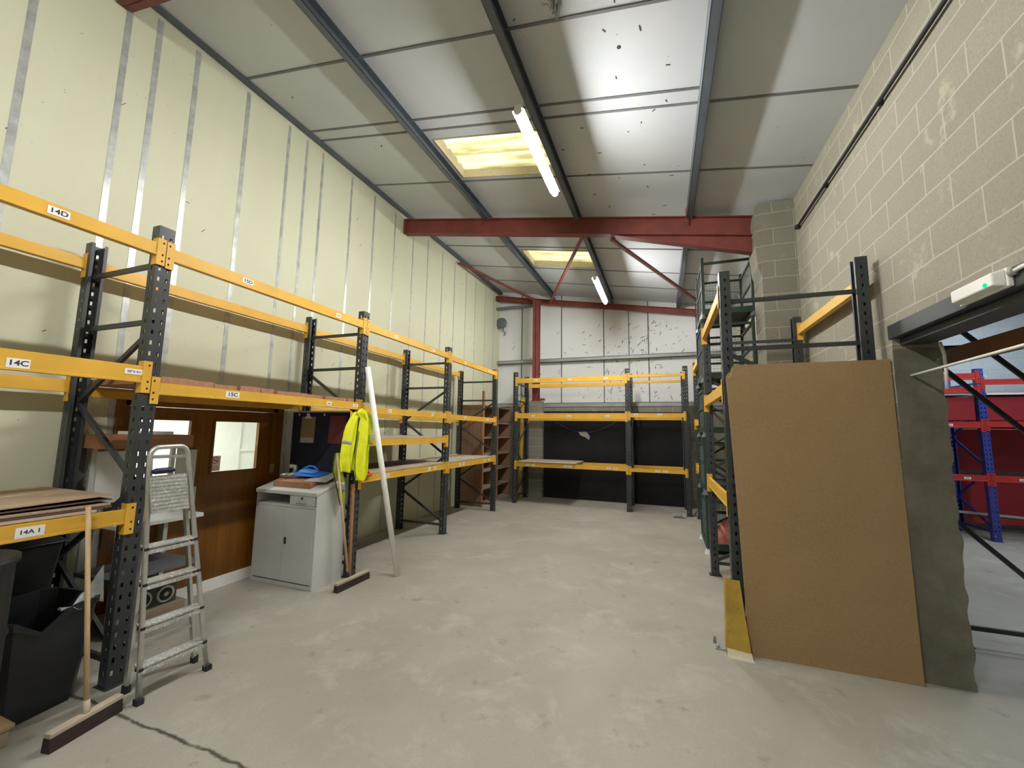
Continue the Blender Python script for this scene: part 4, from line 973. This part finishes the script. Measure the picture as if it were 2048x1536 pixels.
mb = MB(); mb.box(-4.45, -4.22, 2.16, 2.46, 1.717, 1.745); mb.build('paper_stack', paper, label='sheaf of white paper on the thick timber shelf', cat='paper', loc=(-4.33, 2.3, 1.717))
r = thing('poster', 'dark poster with pale shapes hung beside the rack post', 'poster', (-4.66, 2.0, 1.16))
mb = MB(); mb.box(-4.70, -4.69, 1.93, 2.078, 1.08, 1.595); mb.build('sheet', paint('dusky_brown', (.06, .05, .05), .7, var=.3), r)
mb = MB(); mb.prism([(1.95, 1.32), (2.03, 1.42), (2.09, 1.36), (2.03, 1.30), (2.01, 1.15), (1.96, 1.12)], 'x', -4.6895, -4.688); mb.build('pale_shape', paint('taupe', (.18, .16, .14), .8), r)
mb = MB(); mb.prism([(2.06, 1.13), (2.025, 1.18), (2.03, 1.25), (2.06, 1.31), (2.095, 1.25), (2.095, 1.17)], 'x', -4.6875, -4.686); mb.build('dark_drop', paint('dark_maroon', (.03, .015, .02), .6), r)
r = thing('stereo', 'dusty twin speaker stereo under the grey shelf unit behind the ladder', 'stereo', (-4.45, 2.55, .16))
mb = MB(); mb.box(-4.62, -4.40, 2.36, 2.74, .15, .33); mb.build('body', paint('dusty_black', (.06, .055, .045), .7, var=.3), r, bevel=.008)
for y in (2.46, 2.64):
    mb = MB()
    mb.tube([(-4.40, y, .24), (-4.392, y, .24), (-4.388, y, .24)], [.075, .075, .066], 20); d = mb.build('speaker_rim', reflective, r)
    mb = MB(); mb.tube([(-4.387, y, .24), (-4.385, y, .24)], [.055, .05], 20); mb.build('cone', rubber, d)
    mb = MB(); mb.tube([(-4.385, y, .24), (-4.380, y, .24)], [.024, .014], 16); mb.build('dust_cap', reflective, d)
r = thing('crate', 'grey-brown box on the floor under the stereo', 'crate', (-4.45, 2.5, 0))
mb = MB(); mb.box(-4.66, -4.36, 2.25, 2.80, 0, .148); mb.build('body', brown_board, r, bevel=.004)
mb = MB(); mb.box(-4.36, -4.354, 2.27, 2.78, .06, .07); mb.build('batten', grey_board, r)

# ------------------------------------------------------------------ bins under bay 14
r = thing('dustbin', 'dark grey square plastic bin with a torn rim under the low shelf', 'bin', (-3.88, 1.58, 0))
mb = MB(); ca, sa = math.cos(.12), math.sin(.12)
def ring(hw, z, tear=0.0, n=8):
    pts = []
    for sx, sy, dx, dy in ((1, -1, 0, 1), (1, 1, -1, 0), (-1, 1, 0, -1), (-1, -1, 1, 0)):
        for k in range(n):
            x = sx*hw+dx*2*hw*k/n; y = sy*hw+dy*2*hw*k/n
            rr = .88 if k in (0,) else 1.0
            x *= rr; y *= rr
            zz = z - (tear*max(0, 1-abs(k-3)/2.2) if (sx, sy) == (1, -1) else 0)
            pts.append((-3.89+x*ca-y*sa, 1.54+x*sa+y*ca, zz))
    return pts
levels_ = [ring(.20, 0), ring(.205, .03), ring(.252, .58, .06), ring(.268, .59, .09), ring(.268, .63, .11), ring(.25, .63, .11), ring(.20, .12), ]
R_ = [[mb.bm.verts.new(p_) for p_ in L_] for L_ in levels_]
for a, b_ in zip(R_, R_[1:]):
    n_ = len(a)
    for k in range(n_): mb.bm.faces.new((a[k], a[(k+1) % n_], b_[(k+1) % n_], b_[k]))
mb.bm.faces.new(R_[0]); mb.bm.faces.new(R_[-1]); mb.build('tub', grey_bin, r)
mb = MB(); mb.grid(lambda u, v: (-3.66+.03*math.sin(u*6)-.05*v, 1.60+.22*u, .60+.20*v*u*u+.02*math.sin(u*11+v*3)), 14, 8); mb.build('liner', clear_grey, r, solid=.003, label='pale torn plastic liner')
r = thing('wheeled_bin', 'black wheeled bin standing at the wall behind the torn dustbin', 'bin', (-4.42, 1.5, 0))
mb = MB(); mb.hexa([(-4.62, 1.30, .06), (-4.28, 1.30, .06), (-4.28, 1.72, .06), (-4.62, 1.72, .06), (-4.70, 1.22, .94), (-4.18, 1.22, .94), (-4.18, 1.80, .94), (-4.70, 1.80, .94)]); mb.build('tub', black_plastic, r, bevel=.02)
mb = MB(); mb.hexa([(-4.71, 1.20, .94), (-4.15, 1.20, .94), (-4.15, 1.82, .94), (-4.71, 1.82, .94), (-4.68, 1.24, 1.0), (-4.2, 1.24, .975), (-4.2, 1.78, .975), (-4.68, 1.78, 1.0)]); mb.build('lid', black_plastic, r, bevel=.01)
for y in (1.32, 1.70):
    mb = MB(); mb.tube([(-4.58, y-.02, .09), (-4.58, y+.02, .09)], .09, 16); mb.build('wheel', rubber, r)
r = thing('drum', 'black round drum at the edge of the low rack shelf', 'drum', (-3.20, .93, 0))
mb = MB(); mb.lathe((-3.20, .93, 0), [(.24, 0), (.25, .02), (.25, .36), (.258, .38), (.25, .40), (.25, .74), (.258, .76), (.25, .78), (.25, 1.10), (.265, 1.11), (.265, 1.135), (.25, 1.14), (.2, 1.12)], 28); mb.build('shell', black_plastic, r)
r = thing('pallet', 'corner of a pale timber pallet on the floor under the rack', 'pallet', (-3.8, .9, 0))
for x in (-4.0, -3.78, -3.545):
    mb = MB(); mb.box(x-.05, x+.05, .45, 1.375, 0.0, .085); mb.build('bearer', pale_wood_y, r, bevel=.004)
for i in range(5):
    ya = .45+i*.205; mb = MB(); mb.box(-4.06, -3.49, ya, ya+.125, .086, .108); mb.build('deck_slat', pale_wood, r, bevel=.003)

# ------------------------------------------------------------------ odds and ends
mb = MB()
rnd = random.Random(3)
mb.grid(lambda u, v: (.16+.26*u, 9.64+.22*v, .004+.07*abs(math.sin(7*u+2*v)*math.sin(5*v+3*u))+.02*rnd.random()), 14, 10, False)
mb.build('plastic_film', film, label='crumpled clear plastic film on the floor under the end rack', cat='plastic', loc=(.37, 9.8, 0), solid=.002)
mb = MB()
for k in range(7):
    a = k*.9; c_ = (-.77+.035*math.cos(a), 2.93+.06*math.sin(a*1.7), S(-.77, 2.93)-.012-.02*(k % 3))
    mb.grid(lambda u, v: (c_[0]+.09*(u-.5)*math.cos(a)-.03*(v-.5), c_[1]+.09*(v-.5)*math.cos(a*.7)+.03*math.sin(u*5), c_[2]-.05*u*v+.012*math.sin(9*u+7*v+k)), 6, 6)
mb.build('plastic_scrap', film, label='scrap of clear plastic stuck on the roof boards', cat='plastic', loc=(-.77, 2.93, S(-.77, 2.93)-.01), solid=.001)
